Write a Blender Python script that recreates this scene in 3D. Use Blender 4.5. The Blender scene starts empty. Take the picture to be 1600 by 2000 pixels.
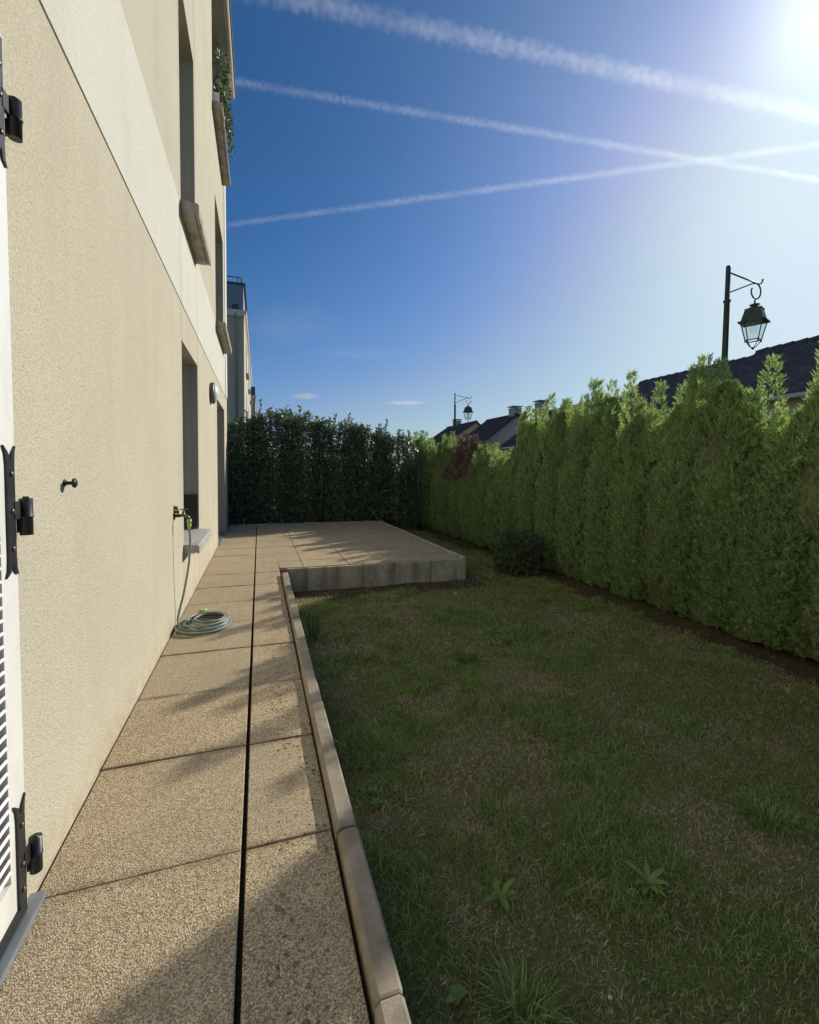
import bpy, math, random
import numpy as np
from mathutils import Vector, Matrix

random.seed(7)
rng = np.random.default_rng(11)
S = bpy.context.scene
COL = S.collection
R = math.radians

# ------------------------------------------------------------------ camera
F_PX, PPY, CAM_H = 875.0, 957.0, 1.28
PITCH, ROLL, YAW = -0.045, -0.010, math.atan(294 / 875.0)
cam = bpy.data.cameras.new('camera')
cam_o = bpy.data.objects.new('camera', cam)
COL.objects.link(cam_o)
fwd = Vector((math.sin(YAW) * math.cos(PITCH), math.cos(YAW) * math.cos(PITCH), math.sin(PITCH)))
rt = Vector((math.cos(YAW), -math.sin(YAW), 0)); up = rt.cross(fwd)
r2 = rt * math.cos(ROLL) - up * math.sin(ROLL); u2 = up * math.cos(ROLL) + rt * math.sin(ROLL)
m = Matrix((r2, u2, -fwd)).transposed().to_4x4(); m.translation = (0, 0, CAM_H)
cam_o.matrix_world = m
cam.sensor_fit = 'VERTICAL'; cam.sensor_height = 24.0
cam.lens = 24.0 * F_PX / 2000.0
cam.shift_y = (PPY - 1000.0) / 2000.0
cam.clip_start = 0.05; cam.clip_end = 20000
S.camera = cam_o

# ------------------------------------------------------------------ sky, sun, exposure
SUN_EL, SUN_AZ = R(24.8), R(62.0)          # azimuth measured from +Y towards +X
sun_dir = Vector((math.cos(SUN_EL) * math.sin(SUN_AZ), math.cos(SUN_EL) * math.cos(SUN_AZ), math.sin(SUN_EL)))
W_ = bpy.data.worlds.new('World'); S.world = W_; W_.use_nodes = True
nt = W_.node_tree; nt.nodes.clear()
wo = nt.nodes.new('ShaderNodeOutputWorld'); bg = nt.nodes.new('ShaderNodeBackground')
sky = nt.nodes.new('ShaderNodeTexSky'); sky.sky_type = 'NISHITA'; sky.sun_disc = False
sky.sun_elevation = SUN_EL; sky.sun_rotation = SUN_AZ
sky.altitude = 100; sky.air_density = 1.0; sky.dust_density = 0.6; sky.ozone_density = 3.0
# added lens-flare glow painted into the sky, centred above the sun, outside the frame
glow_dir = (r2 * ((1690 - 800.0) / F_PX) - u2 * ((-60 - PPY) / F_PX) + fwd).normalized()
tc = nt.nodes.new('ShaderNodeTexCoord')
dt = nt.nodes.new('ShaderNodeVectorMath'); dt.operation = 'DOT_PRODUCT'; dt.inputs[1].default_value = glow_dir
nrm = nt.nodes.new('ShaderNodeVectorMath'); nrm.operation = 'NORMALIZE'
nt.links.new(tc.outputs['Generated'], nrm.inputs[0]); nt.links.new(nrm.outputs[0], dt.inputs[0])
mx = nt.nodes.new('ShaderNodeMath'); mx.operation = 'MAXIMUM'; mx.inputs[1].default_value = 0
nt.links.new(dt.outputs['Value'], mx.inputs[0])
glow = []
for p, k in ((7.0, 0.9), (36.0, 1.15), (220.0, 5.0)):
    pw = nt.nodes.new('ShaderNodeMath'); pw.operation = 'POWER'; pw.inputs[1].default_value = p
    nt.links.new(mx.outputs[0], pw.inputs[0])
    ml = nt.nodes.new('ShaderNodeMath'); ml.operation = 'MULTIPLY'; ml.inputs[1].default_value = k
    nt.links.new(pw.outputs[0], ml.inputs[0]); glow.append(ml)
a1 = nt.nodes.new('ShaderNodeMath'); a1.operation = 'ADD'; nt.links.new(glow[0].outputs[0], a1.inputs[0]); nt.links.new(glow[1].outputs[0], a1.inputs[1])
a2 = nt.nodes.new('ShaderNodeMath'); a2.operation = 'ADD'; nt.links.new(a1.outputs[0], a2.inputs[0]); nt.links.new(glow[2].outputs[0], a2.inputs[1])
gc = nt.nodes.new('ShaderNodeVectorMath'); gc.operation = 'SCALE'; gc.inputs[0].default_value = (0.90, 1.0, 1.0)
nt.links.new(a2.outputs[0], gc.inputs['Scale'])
# film-like response of the sky colour: deeper blue away from the sun, soft shoulder towards it
tint = nt.nodes.new('ShaderNodeVectorMath'); tint.operation = 'SCALE'; tint.inputs['Scale'].default_value = 0.1 / 4
nt.links.new(sky.outputs[0], tint.inputs[0])
crv = nt.nodes.new('ShaderNodeRGBCurve'); nt.links.new(tint.outputs[0], crv.inputs['Color'])
for ci, pts in enumerate((((0, 0), (.11, .028), (.17, .064), (.27, .140), (.40, .25), (.68, .38), (1.0, .46), (2.0, .56), (4.0, .64)),
                          ((0, 0), (.195, .104), (.275, .162), (.42, .265), (.76, .48), (1.0, .56), (2.0, .66), (4.0, .72)),
                          ((0, 0), (.356, .275), (.474, .39), (.61, .50), (.75, .545), (.95, .60), (1.2, .66), (2.0, .78), (4.0, .84)))):
    cu = crv.mapping.curves[ci]
    while len(cu.points) > 2: cu.points.remove(cu.points[1])
    cu.points[0].location = (0, 0); cu.points[1].location = (1.0, pts[-1][1] / 1.2)
    for x_, y_ in pts[1:-1]: cu.points.new(x_ / 4, y_ / 1.2)
    for p_ in cu.points: p_.handle_type = 'AUTO_CLAMPED'
crv.mapping.update()
tint = nt.nodes.new('ShaderNodeVectorMath'); tint.operation = 'SCALE'; tint.inputs['Scale'].default_value = 12.0
nt.links.new(crv.outputs[0], tint.inputs[0])
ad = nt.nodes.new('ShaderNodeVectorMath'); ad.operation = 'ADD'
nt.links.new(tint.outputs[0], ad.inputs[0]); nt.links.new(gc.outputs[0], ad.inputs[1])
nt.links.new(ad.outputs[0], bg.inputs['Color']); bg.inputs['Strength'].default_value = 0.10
nt.links.new(bg.outputs[0], wo.inputs[0])

sl = bpy.data.lights.new('sun', 'SUN'); sl.energy = 3.6; sl.angle = R(0.6); sl.color = (1.0, 0.93, 0.80)
so = bpy.data.objects.new('sun', sl); COL.objects.link(so)
so.rotation_euler = sun_dir.to_track_quat('Z', 'Y').to_euler(); so.location = (20, 12, 20)
S.view_settings.view_transform = 'Standard'; S.view_settings.look = 'None'
S.view_settings.exposure = 0.28; S.view_settings.gamma = 1.0; S.view_settings.use_curve_mapping = False
S.cycles.diffuse_bounces = 10; S.cycles.max_bounces = 14; S.cycles.volume_step_rate = 1.0; S.cycles.volume_max_steps = 64

# ------------------------------------------------------------------ helpers
def tag(o, label=None, cat=None, group=None, kind=None):
    if label: o['label'] = label
    if cat: o['category'] = cat
    if group: o['group'] = group
    if kind: o['kind'] = kind
    return o

def empty(name, loc, label=None, cat=None, group=None, kind=None, rz=0.0):
    o = bpy.data.objects.new(name, None); COL.objects.link(o)
    o.location = loc; o.rotation_euler = (0, 0, rz); o.empty_display_size = 0.1
    return tag(o, label, cat, group, kind)

class MB:
    """collects world-space shapes; build() links them as one mesh object"""
    def __init__(s): s.v = []; s.f = []; s.mi = []; s.sm = []
    def add(s, vs, fs, mi=0, smooth=False):
        n = len(s.v); s.v += [tuple(v) for v in vs]
        for f in fs: s.f.append(tuple(i + n for i in f)); s.mi.append(mi); s.sm.append(smooth)
        return s
    def box(s, x0, x1, y0, y1, z0, z1, mi=0, M=None, bev=0.0):
        if bev > 0:
            b = bev
            vs = [(x0, y0, z0), (x1, y0, z0), (x1, y1, z0), (x0, y1, z0),
                  (x0, y0, z1 - b), (x1, y0, z1 - b), (x1, y1, z1 - b), (x0, y1, z1 - b),
                  (x0 + b, y0 + b, z1), (x1 - b, y0 + b, z1), (x1 - b, y1 - b, z1), (x0 + b, y1 - b, z1)]
            fs = [(3, 2, 1, 0), (0, 1, 5, 4), (1, 2, 6, 5), (2, 3, 7, 6), (3, 0, 4, 7),
                  (4, 5, 9, 8), (5, 6, 10, 9), (6, 7, 11, 10), (7, 4, 8, 11), (8, 9, 10, 11)]
        else:
            vs = [(x0, y0, z0), (x1, y0, z0), (x1, y1, z0), (x0, y1, z0), (x0, y0, z1), (x1, y0, z1), (x1, y1, z1), (x0, y1, z1)]
            fs = [(3, 2, 1, 0), (4, 5, 6, 7), (0, 1, 5, 4), (1, 2, 6, 5), (2, 3, 7, 6), (3, 0, 4, 7)]
        if M is not None: vs = [M @ Vector(v) for v in vs]
        return s.add(vs, fs, mi)
    def quad(s, a, b, c, d, mi=0): return s.add([a, b, c, d], [(0, 1, 2, 3)], mi)
    def prism(s, pts, axis, lo, hi, mi=0):
        """polygon pts (2D) extruded along axis x/y/z between lo and hi"""
        def p3(p, t):
            if axis == 'x': return (t, p[0], p[1])
            if axis == 'y': return (p[0], t, p[1])
            return (p[0], p[1], t)
        n = len(pts); vs = [p3(p, lo) for p in pts] + [p3(p, hi) for p in pts]
        fs = [tuple(range(n))[::-1], tuple(range(n, 2 * n))] + [(i, (i + 1) % n, n + (i + 1) % n, n + i) for i in range(n)]
        return s.add(vs, fs, mi)
    def tube(s, pts, rad, n=8, mi=0, cap=True, closed=False):
        pts = [Vector(p) for p in pts]; k = len(pts)
        if not hasattr(rad, '__len__'): rad = [rad] * k
        vs = []; prev = None
        for i, p in enumerate(pts):
            if closed: t = pts[(i + 1) % k] - pts[i - 1]
            else: t = pts[min(i + 1, k - 1)] - pts[max(i - 1, 0)]
            t = t.normalized() if t.length > 1e-9 else Vector((0, 0, 1))
            if prev is None:
                a = Vector((0, 0, 1)) if abs(t.z) < 0.9 else Vector((1, 0, 0))
                e = t.cross(a).normalized()
            else:
                e = (prev - t * prev.dot(t)); e = e.normalized() if e.length > 1e-6 else t.orthogonal().normalized()
            prev = e; g = t.cross(e)
            for j in range(n):
                an = 2 * math.pi * j / n
                vs.append(p + (e * math.cos(an) + g * math.sin(an)) * rad[i])
        fs = []
        for i in range(k if closed else k - 1):
            for j in range(n):
                a = i * n + j; b = i * n + (j + 1) % n; c = ((i + 1) % k) * n + (j + 1) % n; d = ((i + 1) % k) * n + j
                fs.append((a, b, c, d))
        s.add(vs, fs, mi, True)
        if cap and not closed:
            s.add([], [])
            o = len(s.v) - len(vs)
            s.f.append(tuple(o + j for j in range(n))[::-1]); s.mi.append(mi); s.sm.append(False)
            s.f.append(tuple(o + (k - 1) * n + j for j in range(n))); s.mi.append(mi); s.sm.append(False)
        return s
    def lathe(s, c, prof, axis=(0, 0, 1), n=16, mi=0):
        """prof: list of (t along axis, radius)"""
        ax = Vector(axis).normalized(); c = Vector(c)
        return s.tube([c + ax * t for t, r in prof], [max(r, 1e-4) for t, r in prof], n, mi)
    def build(s, name, mats, parent=None, origin=None, link=True):
        me = bpy.data.meshes.new(name)
        if parent is not None and origin is None:
            origin = Vector(parent.get('_o', (0, 0, 0))) if '_o' in parent else (parent.matrix_basis.translation if parent.type == 'EMPTY' else Vector(parent.get('_o', (0, 0, 0))))
        o3 = Vector(origin) if origin is not None else Vector((0, 0, 0))
        me.from_pydata([(v[0] - o3[0], v[1] - o3[1], v[2] - o3[2]) for v in s.v], [], s.f)
        if not isinstance(mats, (list, tuple)): mats = [mats]
        for q in mats: me.materials.append(q)
        me.polygons.foreach_set('material_index', s.mi); me.polygons.foreach_set('use_smooth', s.sm)
        me.update()
        o = bpy.data.objects.new(name, me)
        if link: COL.objects.link(o)
        if parent is not None:
            o.parent = parent
            ORG[o.name] = o3
        else: o.location = o3; ORG[o.name] = o3
        return o
ORG = {}
def sub(mb, name, mats, parent):
    """sub-part: same local frame as the parent mesh"""
    return mb.build(name, mats, parent, origin=ORG[parent.name])

def np_mesh(name, V, Fq, mats, mi=None, smooth=False):
    """V (n,3), Fq (m,k) uniform polygons"""
    me = bpy.data.meshes.new(name)
    V = np.ascontiguousarray(V, np.float32); k = Fq.shape[1]; mN = len(Fq)
    me.vertices.add(len(V)); me.vertices.foreach_set('co', V.ravel())
    me.loops.add(mN * k); me.loops.foreach_set('vertex_index', np.ascontiguousarray(Fq, np.int32).ravel())
    me.polygons.add(mN); me.polygons.foreach_set('loop_start', np.arange(0, mN * k, k, dtype=np.int32))
    me.polygons.foreach_set('loop_total', np.full(mN, k, np.int32))
    for q in mats: me.materials.append(q)
    if mi is not None: me.polygons.foreach_set('material_index', np.ascontiguousarray(mi, np.int32))
    if smooth: me.polygons.foreach_set('use_smooth', np.ones(mN, bool))
    me.update(calc_edges=True); me.validate()
    return me

def vnoise(P, scale, seed=0):
    """2D/3D value noise 0..1 on an (n,d) array"""
    P = np.asarray(P) * scale; d = P.shape[1]; i = np.floor(P).astype(np.int64); f = P - i; f = f * f * (3 - 2 * f)
    out = 0
    for c in range(2 ** d):
        w = 1.0; hsh = np.full(len(P), seed * 374761393 + 17, np.int64)
        for a in range(d):
            b = (c >> a) & 1; w = w * (f[:, a] if b else 1 - f[:, a])
            hsh = (hsh ^ ((i[:, a] + b) * (73856093, 19349663, 83492791)[a])) & 0xffffffff
            hsh = (hsh * 1103515245 + 12345) & 0xffffffff
        hsh = hsh ^ (hsh >> 13); hsh = (hsh * 1274126177) & 0xffffffff
        out = out + w * ((hsh >> 8) & 0xffff) / 65535.0
    return out

# ------------------------------------------------------------------ materials
class G:
    def __init__(s, name, rough=0.8, spec=0.3):
        s.m = bpy.data.materials.new(name); s.m.use_nodes = True; s.nt = s.m.node_tree
        s.b = s.nt.nodes['Principled BSDF']; s.out = s.nt.nodes['Material Output']
        s.b.inputs['Roughness'].default_value = rough; s.b.inputs['Specular IOR Level'].default_value = spec
        s._pos = None
    def n(s, t, **k):
        q = s.nt.nodes.new(t)
        for a, v in k.items(): setattr(q, a, v)
        return q
    def l(s, a, b): s.nt.links.new(a, b)
    def pos(s):
        if s._pos is None: s._pos = s.n('ShaderNodeNewGeometry')
        return s._pos.outputs['Position']
    def vscale(s, v, sc):
        q = s.n('ShaderNodeMapping'); q.inputs['Scale'].default_value = sc; s.l(v, q.inputs['Vector']); return q.outputs[0]
    def noise(s, scale, detail=3, rough=0.55, vec=None, dist=0.0):
        q = s.n('ShaderNodeTexNoise'); q.inputs['Scale'].default_value = scale; q.inputs['Detail'].default_value = detail
        q.inputs['Roughness'].default_value = rough; q.inputs['Distortion'].default_value = dist
        s.l(vec if vec is not None else s.pos(), q.inputs['Vector']); return q.outputs['Fac']
    def vor(s, scale, feature='F1', vec=None, out='Distance', rnd=1.0):
        q = s.n('ShaderNodeTexVoronoi'); q.feature = feature; q.inputs['Scale'].default_value = scale; q.inputs['Randomness'].default_value = rnd
        s.l(vec if vec is not None else s.pos(), q.inputs['Vector']); return q.outputs[out]
    def ramp(s, fac, stops, interp='LINEAR'):
        q = s.n('ShaderNodeValToRGB'); cr = q.color_ramp; cr.interpolation = interp
        while len(cr.elements) < len(stops): cr.elements.new(0.5)
        for e, (p, c) in zip(cr.elements, stops):
            e.position = p; e.color = (c, c, c, 1) if not hasattr(c, '__len__') else (*c, 1)
        s.l(fac, q.inputs[0]); return q.outputs['Color']
    def mix(s, fac, a, b, mode='MIX'):
        q = s.n('ShaderNodeMix'); q.data_type = 'RGBA'; q.blend_type = mode; q.clamp_factor = True
        for v, i in ((fac, q.inputs[0]), (a, q.inputs[6]), (b, q.inputs[7])):
            if isinstance(v, (int, float)): i.default_value = v
            elif isinstance(v, (tuple, list)): i.default_value = (*v, 1)
            else: s.l(v, i)
        return q.outputs[2]
    def math(s, op, a, b=0.0, c=None, clamp=False):
        q = s.n('ShaderNodeMath'); q.operation = op; q.use_clamp = clamp
        for v, i in zip((a, b, c), q.inputs):
            if v is None: continue
            if isinstance(v, (int, float)): i.default_value = v
            else: s.l(v, i)
        return q.outputs[0]
    def color(s, c):
        if isinstance(c, (tuple, list)): s.b.inputs['Base Color'].default_value = (*c, 1)
        else: s.l(c, s.b.inputs['Base Color'])
        return s
    def bump(s, h, strength=0.5, dist=0.01):
        q = s.n('ShaderNodeBump'); q.inputs['Strength'].default_value = strength; q.inputs['Distance'].default_value = dist
        s.l(h, q.inputs['Height']); s.l(q.outputs[0], s.b.inputs['Normal']); return s
    def sep(s, v=None):
        q = s.n('ShaderNodeSeparateXYZ'); s.l(v if v is not None else s.pos(), q.inputs[0]); return q.outputs

def stucco(name, c1, c2, streak=0.25):
    g = G(name, 0.92, 0.15)
    fine = g.noise(190, 3, 0.75); fine2 = g.noise(95, 3, 0.7); big = g.noise(1.1, 4, 0.6)
    st = g.noise(3.0, 4, 0.6, g.vscale(g.pos(), (1, 1.0, 0.12)))
    base = g.mix(g.ramp(fine, [(0.36, 0), (0.62, 1)]), c1, c2)
    base = g.mix(g.ramp(fine2, [(0.34, 0.55), (0.44, 0)]), base, tuple(q * 0.72 for q in c1))
    base = g.mix(g.ramp(big, [(0.35, 0), (0.7, 0.22)]), base, (c1[0] * 0.8, c1[1] * 0.79, c1[2] * 0.76))
    base = g.mix(g.ramp(st, [(0.5, 0), (0.75, streak)]), base, (c1[0] * 0.78, c1[1] * 0.77, c1[2] * 0.74))
    # rain streaks below the ends of the sills, hairline soiling
    yy_ = g.sep()[1]; ym = None
    for yc_ in (4.44, 5.54, 7.86, 9.58, 0.05):
        q1 = g.math('SUBTRACT', 1.0, g.math('MULTIPLY', g.math('ABSOLUTE', g.math('SUBTRACT', yy_, yc_)), 9.0), clamp=True); ym = q1 if ym is None else g.math('MAXIMUM', ym, q1)
    thin = g.noise(26, 3, 0.6, g.vscale(g.pos(), (1, 1.0, 0.03)))
    base = g.mix(g.math('MULTIPLY', g.math('MULTIPLY', ym, 0.4), g.ramp(thin, [(0.4, 0), (0.6, 1)])), base, (c1[0] * 0.55, c1[1] * 0.54, c1[2] * 0.52))
    # splash dirt just above the ground
    z = g.sep()[2]
    dirt = g.math('MULTIPLY', g.ramp(z, [(0.0, 1), (0.16, 0)]), g.ramp(g.noise(9, 4), [(0.35, 0), (0.7, 1)]))
    base = g.mix(g.math('MULTIPLY', dirt, 0.45), base, (0.28, 0.21, 0.12))
    g.color(base); h = g.mix(0.5, fine, fine2)
    g.bump(h, 1.0, 0.0065); return g.m

M = {}
M['beige'] = stucco('beige_render', (0.52, 0.475, 0.36), (0.71, 0.655, 0.515))
M['white_band'] = stucco('white_render', (0.66, 0.645, 0.555), (0.80, 0.785, 0.69))
M['upper'] = stucco('upper_render', (0.55, 0.505, 0.39), (0.66, 0.61, 0.485), 0.35)
M['quoin'] = stucco('quoin_render', (0.74, 0.72, 0.66), (0.82, 0.80, 0.74), 0.1)

def mat_slab():
    g = G('exposed_aggregate', 0.85, 0.25)
    wv = g.n('ShaderNodeTexNoise'); wv.inputs['Scale'].default_value = 130; wv.inputs['Detail'].default_value = 2; g.l(g.pos(), wv.inputs['Vector'])
    w1 = g.n('ShaderNodeVectorMath'); w1.operation = 'SCALE'; w1.inputs['Scale'].default_value = 0.0075; g.l(wv.outputs['Color'], w1.inputs[0])
    w2 = g.n('ShaderNodeVectorMath'); w2.operation = 'ADD'; g.l(w1.outputs[0], w2.inputs[0]); g.l(g.pos(), w2.inputs[1])
    col = g.vor(215, out='Color', vec=w2.outputs[0]); dist = g.vor(215, vec=w2.outputs[0])
    rnd = g.sep(col)[0]
    c = g.ramp(rnd, [(0.0, (0.27, 0.19, 0.11)), (0.2, (0.52, 0.39, 0.225)), (0.5, (0.68, 0.53, 0.325)), (0.8, (0.78, 0.64, 0.42)), (1.0, (0.86, 0.77, 0.57))])
    gap = g.ramp(dist, [(0.42, 0), (0.72, 1)])
    c = g.mix(g.math('MULTIPLY', gap, 0.85), c, (0.20, 0.14, 0.08))
    # wear, grime
    big = g.noise(2.3, 5, 0.65)
    c = g.mix(g.ramp(big, [(0.45, 0), (0.72, 0.4)]), c, (0.30, 0.23, 0.15))
    oi = g.n('ShaderNodeObjectInfo'); c = g.mix(g.math('MULTIPLY', oi.outputs['Random'], 0.38), c, (0.42, 0.35, 0.245))
    # grime gathering along the joints (slab grid pitch in metres)
    sx_, sy_, sz_ = g.sep(); fy = g.math('FRACT', g.math('DIVIDE', g.math('SUBTRACT', sy_, 1.549 - 6.03), 0.603)); ed = g.math('SUBTRACT', 0.5, g.math('ABSOLUTE', g.math('SUBTRACT', fy, 0.5)))
    gr_ = g.math('MULTIPLY', g.ramp(ed, [(0.0, 1), (0.055, 0)]), g.ramp(g.noise(7, 4), [(0.35, 0.1), (0.62, 0.8)])); c = g.mix(gr_, c, (0.16, 0.115, 0.07))
    # dark lichen spots, denser towards the kerb
    x, y, z = g.sep()
    sp = g.vor(26.0, rnd=1.0); spc = g.sep(g.vor(26.0, out='Color'))[1]
    spn = g.math('ADD', sp, g.math('MULTIPLY', g.noise(70, 2), 0.16))
    size = g.math('MULTIPLY', g.ramp(spc, [(0.35, 0), (1.0, 1)]), 0.42)
    spot = g.math('LESS_THAN', spn, g.math('ADD', g.math('MULTIPLY', size, 0.75), 0.055))
    sp2 = g.math('ADD', g.vor(47.0), g.math('MULTIPLY', g.noise(110, 2), 0.2)); sc2 = g.sep(g.vor(47.0, out='Color'))[0]
    spot = g.math('MAXIMUM', spot, g.math('LESS_THAN', sp2, g.math('MULTIPLY', g.ramp(sc2, [(0.4, 0), (1.0, 1)]), 0.54)))
    zone = g.ramp(x, [(0.0, 0.0), (0.03, 0.75), (0.30, 1.0), (0.40, 0.12), (1.0, 0.05)])
    zone = g.math('MULTIPLY', zone, g.ramp(g.noise(3.1, 2), [(0.36, 0.25), (0.52, 1)]))
    g.color(g.mix(g.math('MULTIPLY', spot, g.math('MULTIPLY', zone, 0.85)), c, (0.07, 0.05, 0.03)))
    hh = g.math('SUBTRACT', 1.0, dist)
    g.bump(g.math('ADD', hh, g.math('MULTIPLY', g.noise(300, 2), 0.4)), 0.75, 0.004)
    return g.m
M['slab'] = mat_slab()

def concrete(name, c1, c2, stain=0.5, vertical=True, sc=1.0):
    g = G(name, 0.9, 0.2)
    a = g.noise(14 * sc, 6, 0.7); f = g.noise(220, 3, 0.7)
    st = g.noise(6 * sc, 5, 0.65, g.vscale(g.pos(), (1, 1, 0.18)) if vertical else None)
    c = g.mix(g.ramp(a, [(0.35, 0), (0.65, 1)]), c1, c2)
    c = g.mix(g.ramp(st, [(0.45, 0), (0.66, stain)]), c, tuple(q * 0.42 for q in c1))
    c = g.mix(g.ramp(f, [(0.30, 0.5), (0.42, 0)]), c, tuple(q * 0.5 for q in c1))
    c = g.mix(g.ramp(g.vor(22), [(0.035, 0.6), (0.05, 0)]), c, (0.7, 0.68, 0.62))
    g.color(c); g.bump(g.math('ADD', a, g.math('MULTIPLY', f, 0.6)), 0.45, 0.004); return g.m
M['kerb'] = concrete('kerb_concrete', (0.30, 0.25, 0.185), (0.41, 0.35, 0.27), 0.5, False)
M['retain'] = concrete('stained_concrete', (0.38, 0.345, 0.26), (0.54, 0.49, 0.38), 0.7)
M['sill'] = concrete('sill_stone', (0.42, 0.40, 0.36), (0.52, 0.50, 0.46), 0.3)
M['sill_old'] = concrete('weathered_sill_stone', (0.36, 0.33, 0.28), (0.48, 0.44, 0.37), 0.6)

def plain(name, c, rough=0.6, spec=0.4, metal=0.0, var=0.12, sc=30, bump=0.15):
    g = G(name, rough, spec); g.b.inputs['Metallic'].default_value = metal
    nz = g.noise(sc, 4, 0.6)
    g.color(g.mix(g.ramp(nz, [(0.3, 0), (0.7, 1)]), tuple(q * (1 - var) for q in c), tuple(min(1, q * (1 + var)) for q in c)))
    if bump: g.bump(nz, bump, 0.002)
    return g.m
M['black'] = plain('black_paint', (0.018, 0.018, 0.020), 0.42, 0.5, 0, 0.3, 60, 0.3)
g = G('white_lacquer', 0.4, 0.45)
g.color(g.mix(g.ramp(g.noise(9, 5, 0.7, g.vscale(g.pos(), (1, 1, 0.3))), [(0.48, 0), (0.72, 0.5)]), (0.80, 0.80, 0.76), (0.56, 0.54, 0.47))); g.bump(g.noise(60, 3), 0.12, 0.002); M['lacquer'] = g.m
M['zinc'] = plain('zinc', (0.27, 0.30, 0.33), 0.45, 0.5, 0.3, 0.15, 12)
M['dark_zinc'] = plain('dark_zinc', (0.10, 0.11, 0.12), 0.5, 0.4, 0.2, 0.2, 8)
M['brass'] = plain('old_brass', (0.20, 0.15, 0.09), 0.38, 0.5, 0.85, 0.25, 60)
M['lime'] = plain('lime_plastic', (0.36, 0.55, 0.10), 0.35, 0.5, 0, 0.08, 30, 0)
M['grey_plastic'] = plain('grey_plastic', (0.12, 0.125, 0.12), 0.5, 0.4)
M['hose'] = plain('hose_rubber', (0.24, 0.29, 0.235), 0.42, 0.45, 0, 0.12, 40, 0.1)
M['frame_grey'] = plain('lamp_bronze', (0.13, 0.115, 0.10), 0.4, 0.5, 0.5, 0.15, 20)
M['gutter'] = plain('beige_gutter', (0.66, 0.61, 0.50), 0.5, 0.4, 0, 0.05, 10)
M['dark_edge'] = plain('dark_edge', (0.06, 0.055, 0.05), 0.6, 0.3)
M['green_metal'] = plain('green_coated_wire', (0.035, 0.07, 0.045), 0.5, 0.4)
M['plaster_far'] = plain('pale_plaster', (0.50, 0.45, 0.38), 0.9, 0.1, 0, 0.08, 2, 0.1)
M['plaster_pink'] = plain('pinkish_plaster', (0.52, 0.40, 0.30), 0.9, 0.1, 0, 0.08, 2, 0.1)
M['chimney'] = plain('chimney_render', (0.42, 0.40, 0.36), 0.9, 0.1, 0, 0.15, 4, 0.2)
M['wood'] = plain('trunk_bark', (0.09, 0.06, 0.04), 0.9, 0.1, 0, 0.35, 35, 0.8)
M['asphalt'] = plain('asphalt', (0.05, 0.05, 0.052), 0.9, 0.2, 0, 0.3, 80, 0.4)
M['pot'] = plain('white_planter_plastic', (0.74, 0.76, 0.80), 0.4, 0.4, 0, 0.04, 6, 0)
M['stone'] = plain('white_stone', (0.66, 0.62, 0.54), 0.7, 0.3, 0, 0.2, 60, 0.5)
M['chip'] = plain('bark_chip', (0.16, 0.10, 0.06), 0.9, 0.2, 0, 0.5, 25, 0.4)
M['bed'] = plain('jointing_sand', (0.05, 0.04, 0.03), 0.95, 0.1, 0, 0.3, 60, 0.4)

def mat_roof(name, c):
    g = G(name, 0.85, 0.15); nz = g.noise(2.2, 5, 0.7); isl = g.n('ShaderNodeNewGeometry').outputs['Random Per Island']
    cc = g.mix(g.ramp(nz, [(0.35, 0), (0.7, 1)]), c, tuple(q * 1.7 for q in c))
    cc = g.mix(g.math('MULTIPLY', isl, 0.6), cc, tuple(q * 0.55 for q in c))
    g.color(cc); g.bump(g.noise(40, 3), 0.4, 0.01); return g.m
M['tile'] = mat_roof('roof_tile_brown', (0.13, 0.12, 0.13))
M['tile_far'] = mat_roof('roof_tile_far', (0.095, 0.08, 0.075))

def mat_glass(name, c, rough=0.03):
    g = G(name, rough, 0.8); g.color(c); return g.m
M['pane'] = mat_glass('window_pane', (0.015, 0.02, 0.022))
g = G('frosted_glass', 0.35, 0.5); g.color((0.72, 0.76, 0.76)); g.b.inputs['Subsurface Weight'].default_value = 0.0
g.bump(g.vor(60), 0.3, 0.004); M['frost'] = g.m
g = G('lantern_glass', 0.05, 0.5); g.color((0.85, 0.9, 0.9)); g.b.inputs['Transmission Weight'].default_value = 0.0
tr = g.n('ShaderNodeBsdfTransparent'); tr.inputs[0].default_value = (0.93, 0.96, 0.96, 1)
ms = g.n('ShaderNodeMixShader'); ms.inputs[0].default_value = 0.06
g.l(tr.outputs[0], ms.inputs[1]); g.l(g.b.outputs[0], ms.inputs[2]); g.l(ms.outputs[0], g.out.inputs[0]); M['lantern_glass'] = g.m

def leafmat(name, stops, transl=0.35, rough=0.55, spec=0.3, patch=None, tcol=None):
    """leaf colour varies leaf by leaf (random per island) and, with patch, clump by clump"""
    g = G(name, rough, spec)
    isl = g._pos or g.n('ShaderNodeNewGeometry'); g._pos = isl
    c = g.ramp(isl.outputs['Random Per Island'], stops)
    if patch:
        sc, lo, hi, pc = patch
        oi = g.n('ShaderNodeObjectInfo')
        v = g.n('ShaderNodeVectorMath'); v.operation = 'ADD'; g.l(isl.outputs['Position'], v.inputs[0])
        c = g.mix(g.ramp(g.noise(sc, 3, 0.6, v.outputs[0]), [(lo, 0), (hi, 0.85)]), c, pc)
    g.color(c)
    t = g.n('ShaderNodeBsdfTranslucent')
    g.l(g.mix(1.0, c, tcol or (1.42, 1.45, 0.8), 'MULTIPLY'), t.inputs[0])
    ms = g.n('ShaderNodeMixShader'); ms.inputs[0].default_value = transl
    g.l(g.b.outputs[0], ms.inputs[1]); g.l(t.outputs[0], ms.inputs[2]); g.l(ms.outputs[0], g.out.inputs[0]); return g.m
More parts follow.
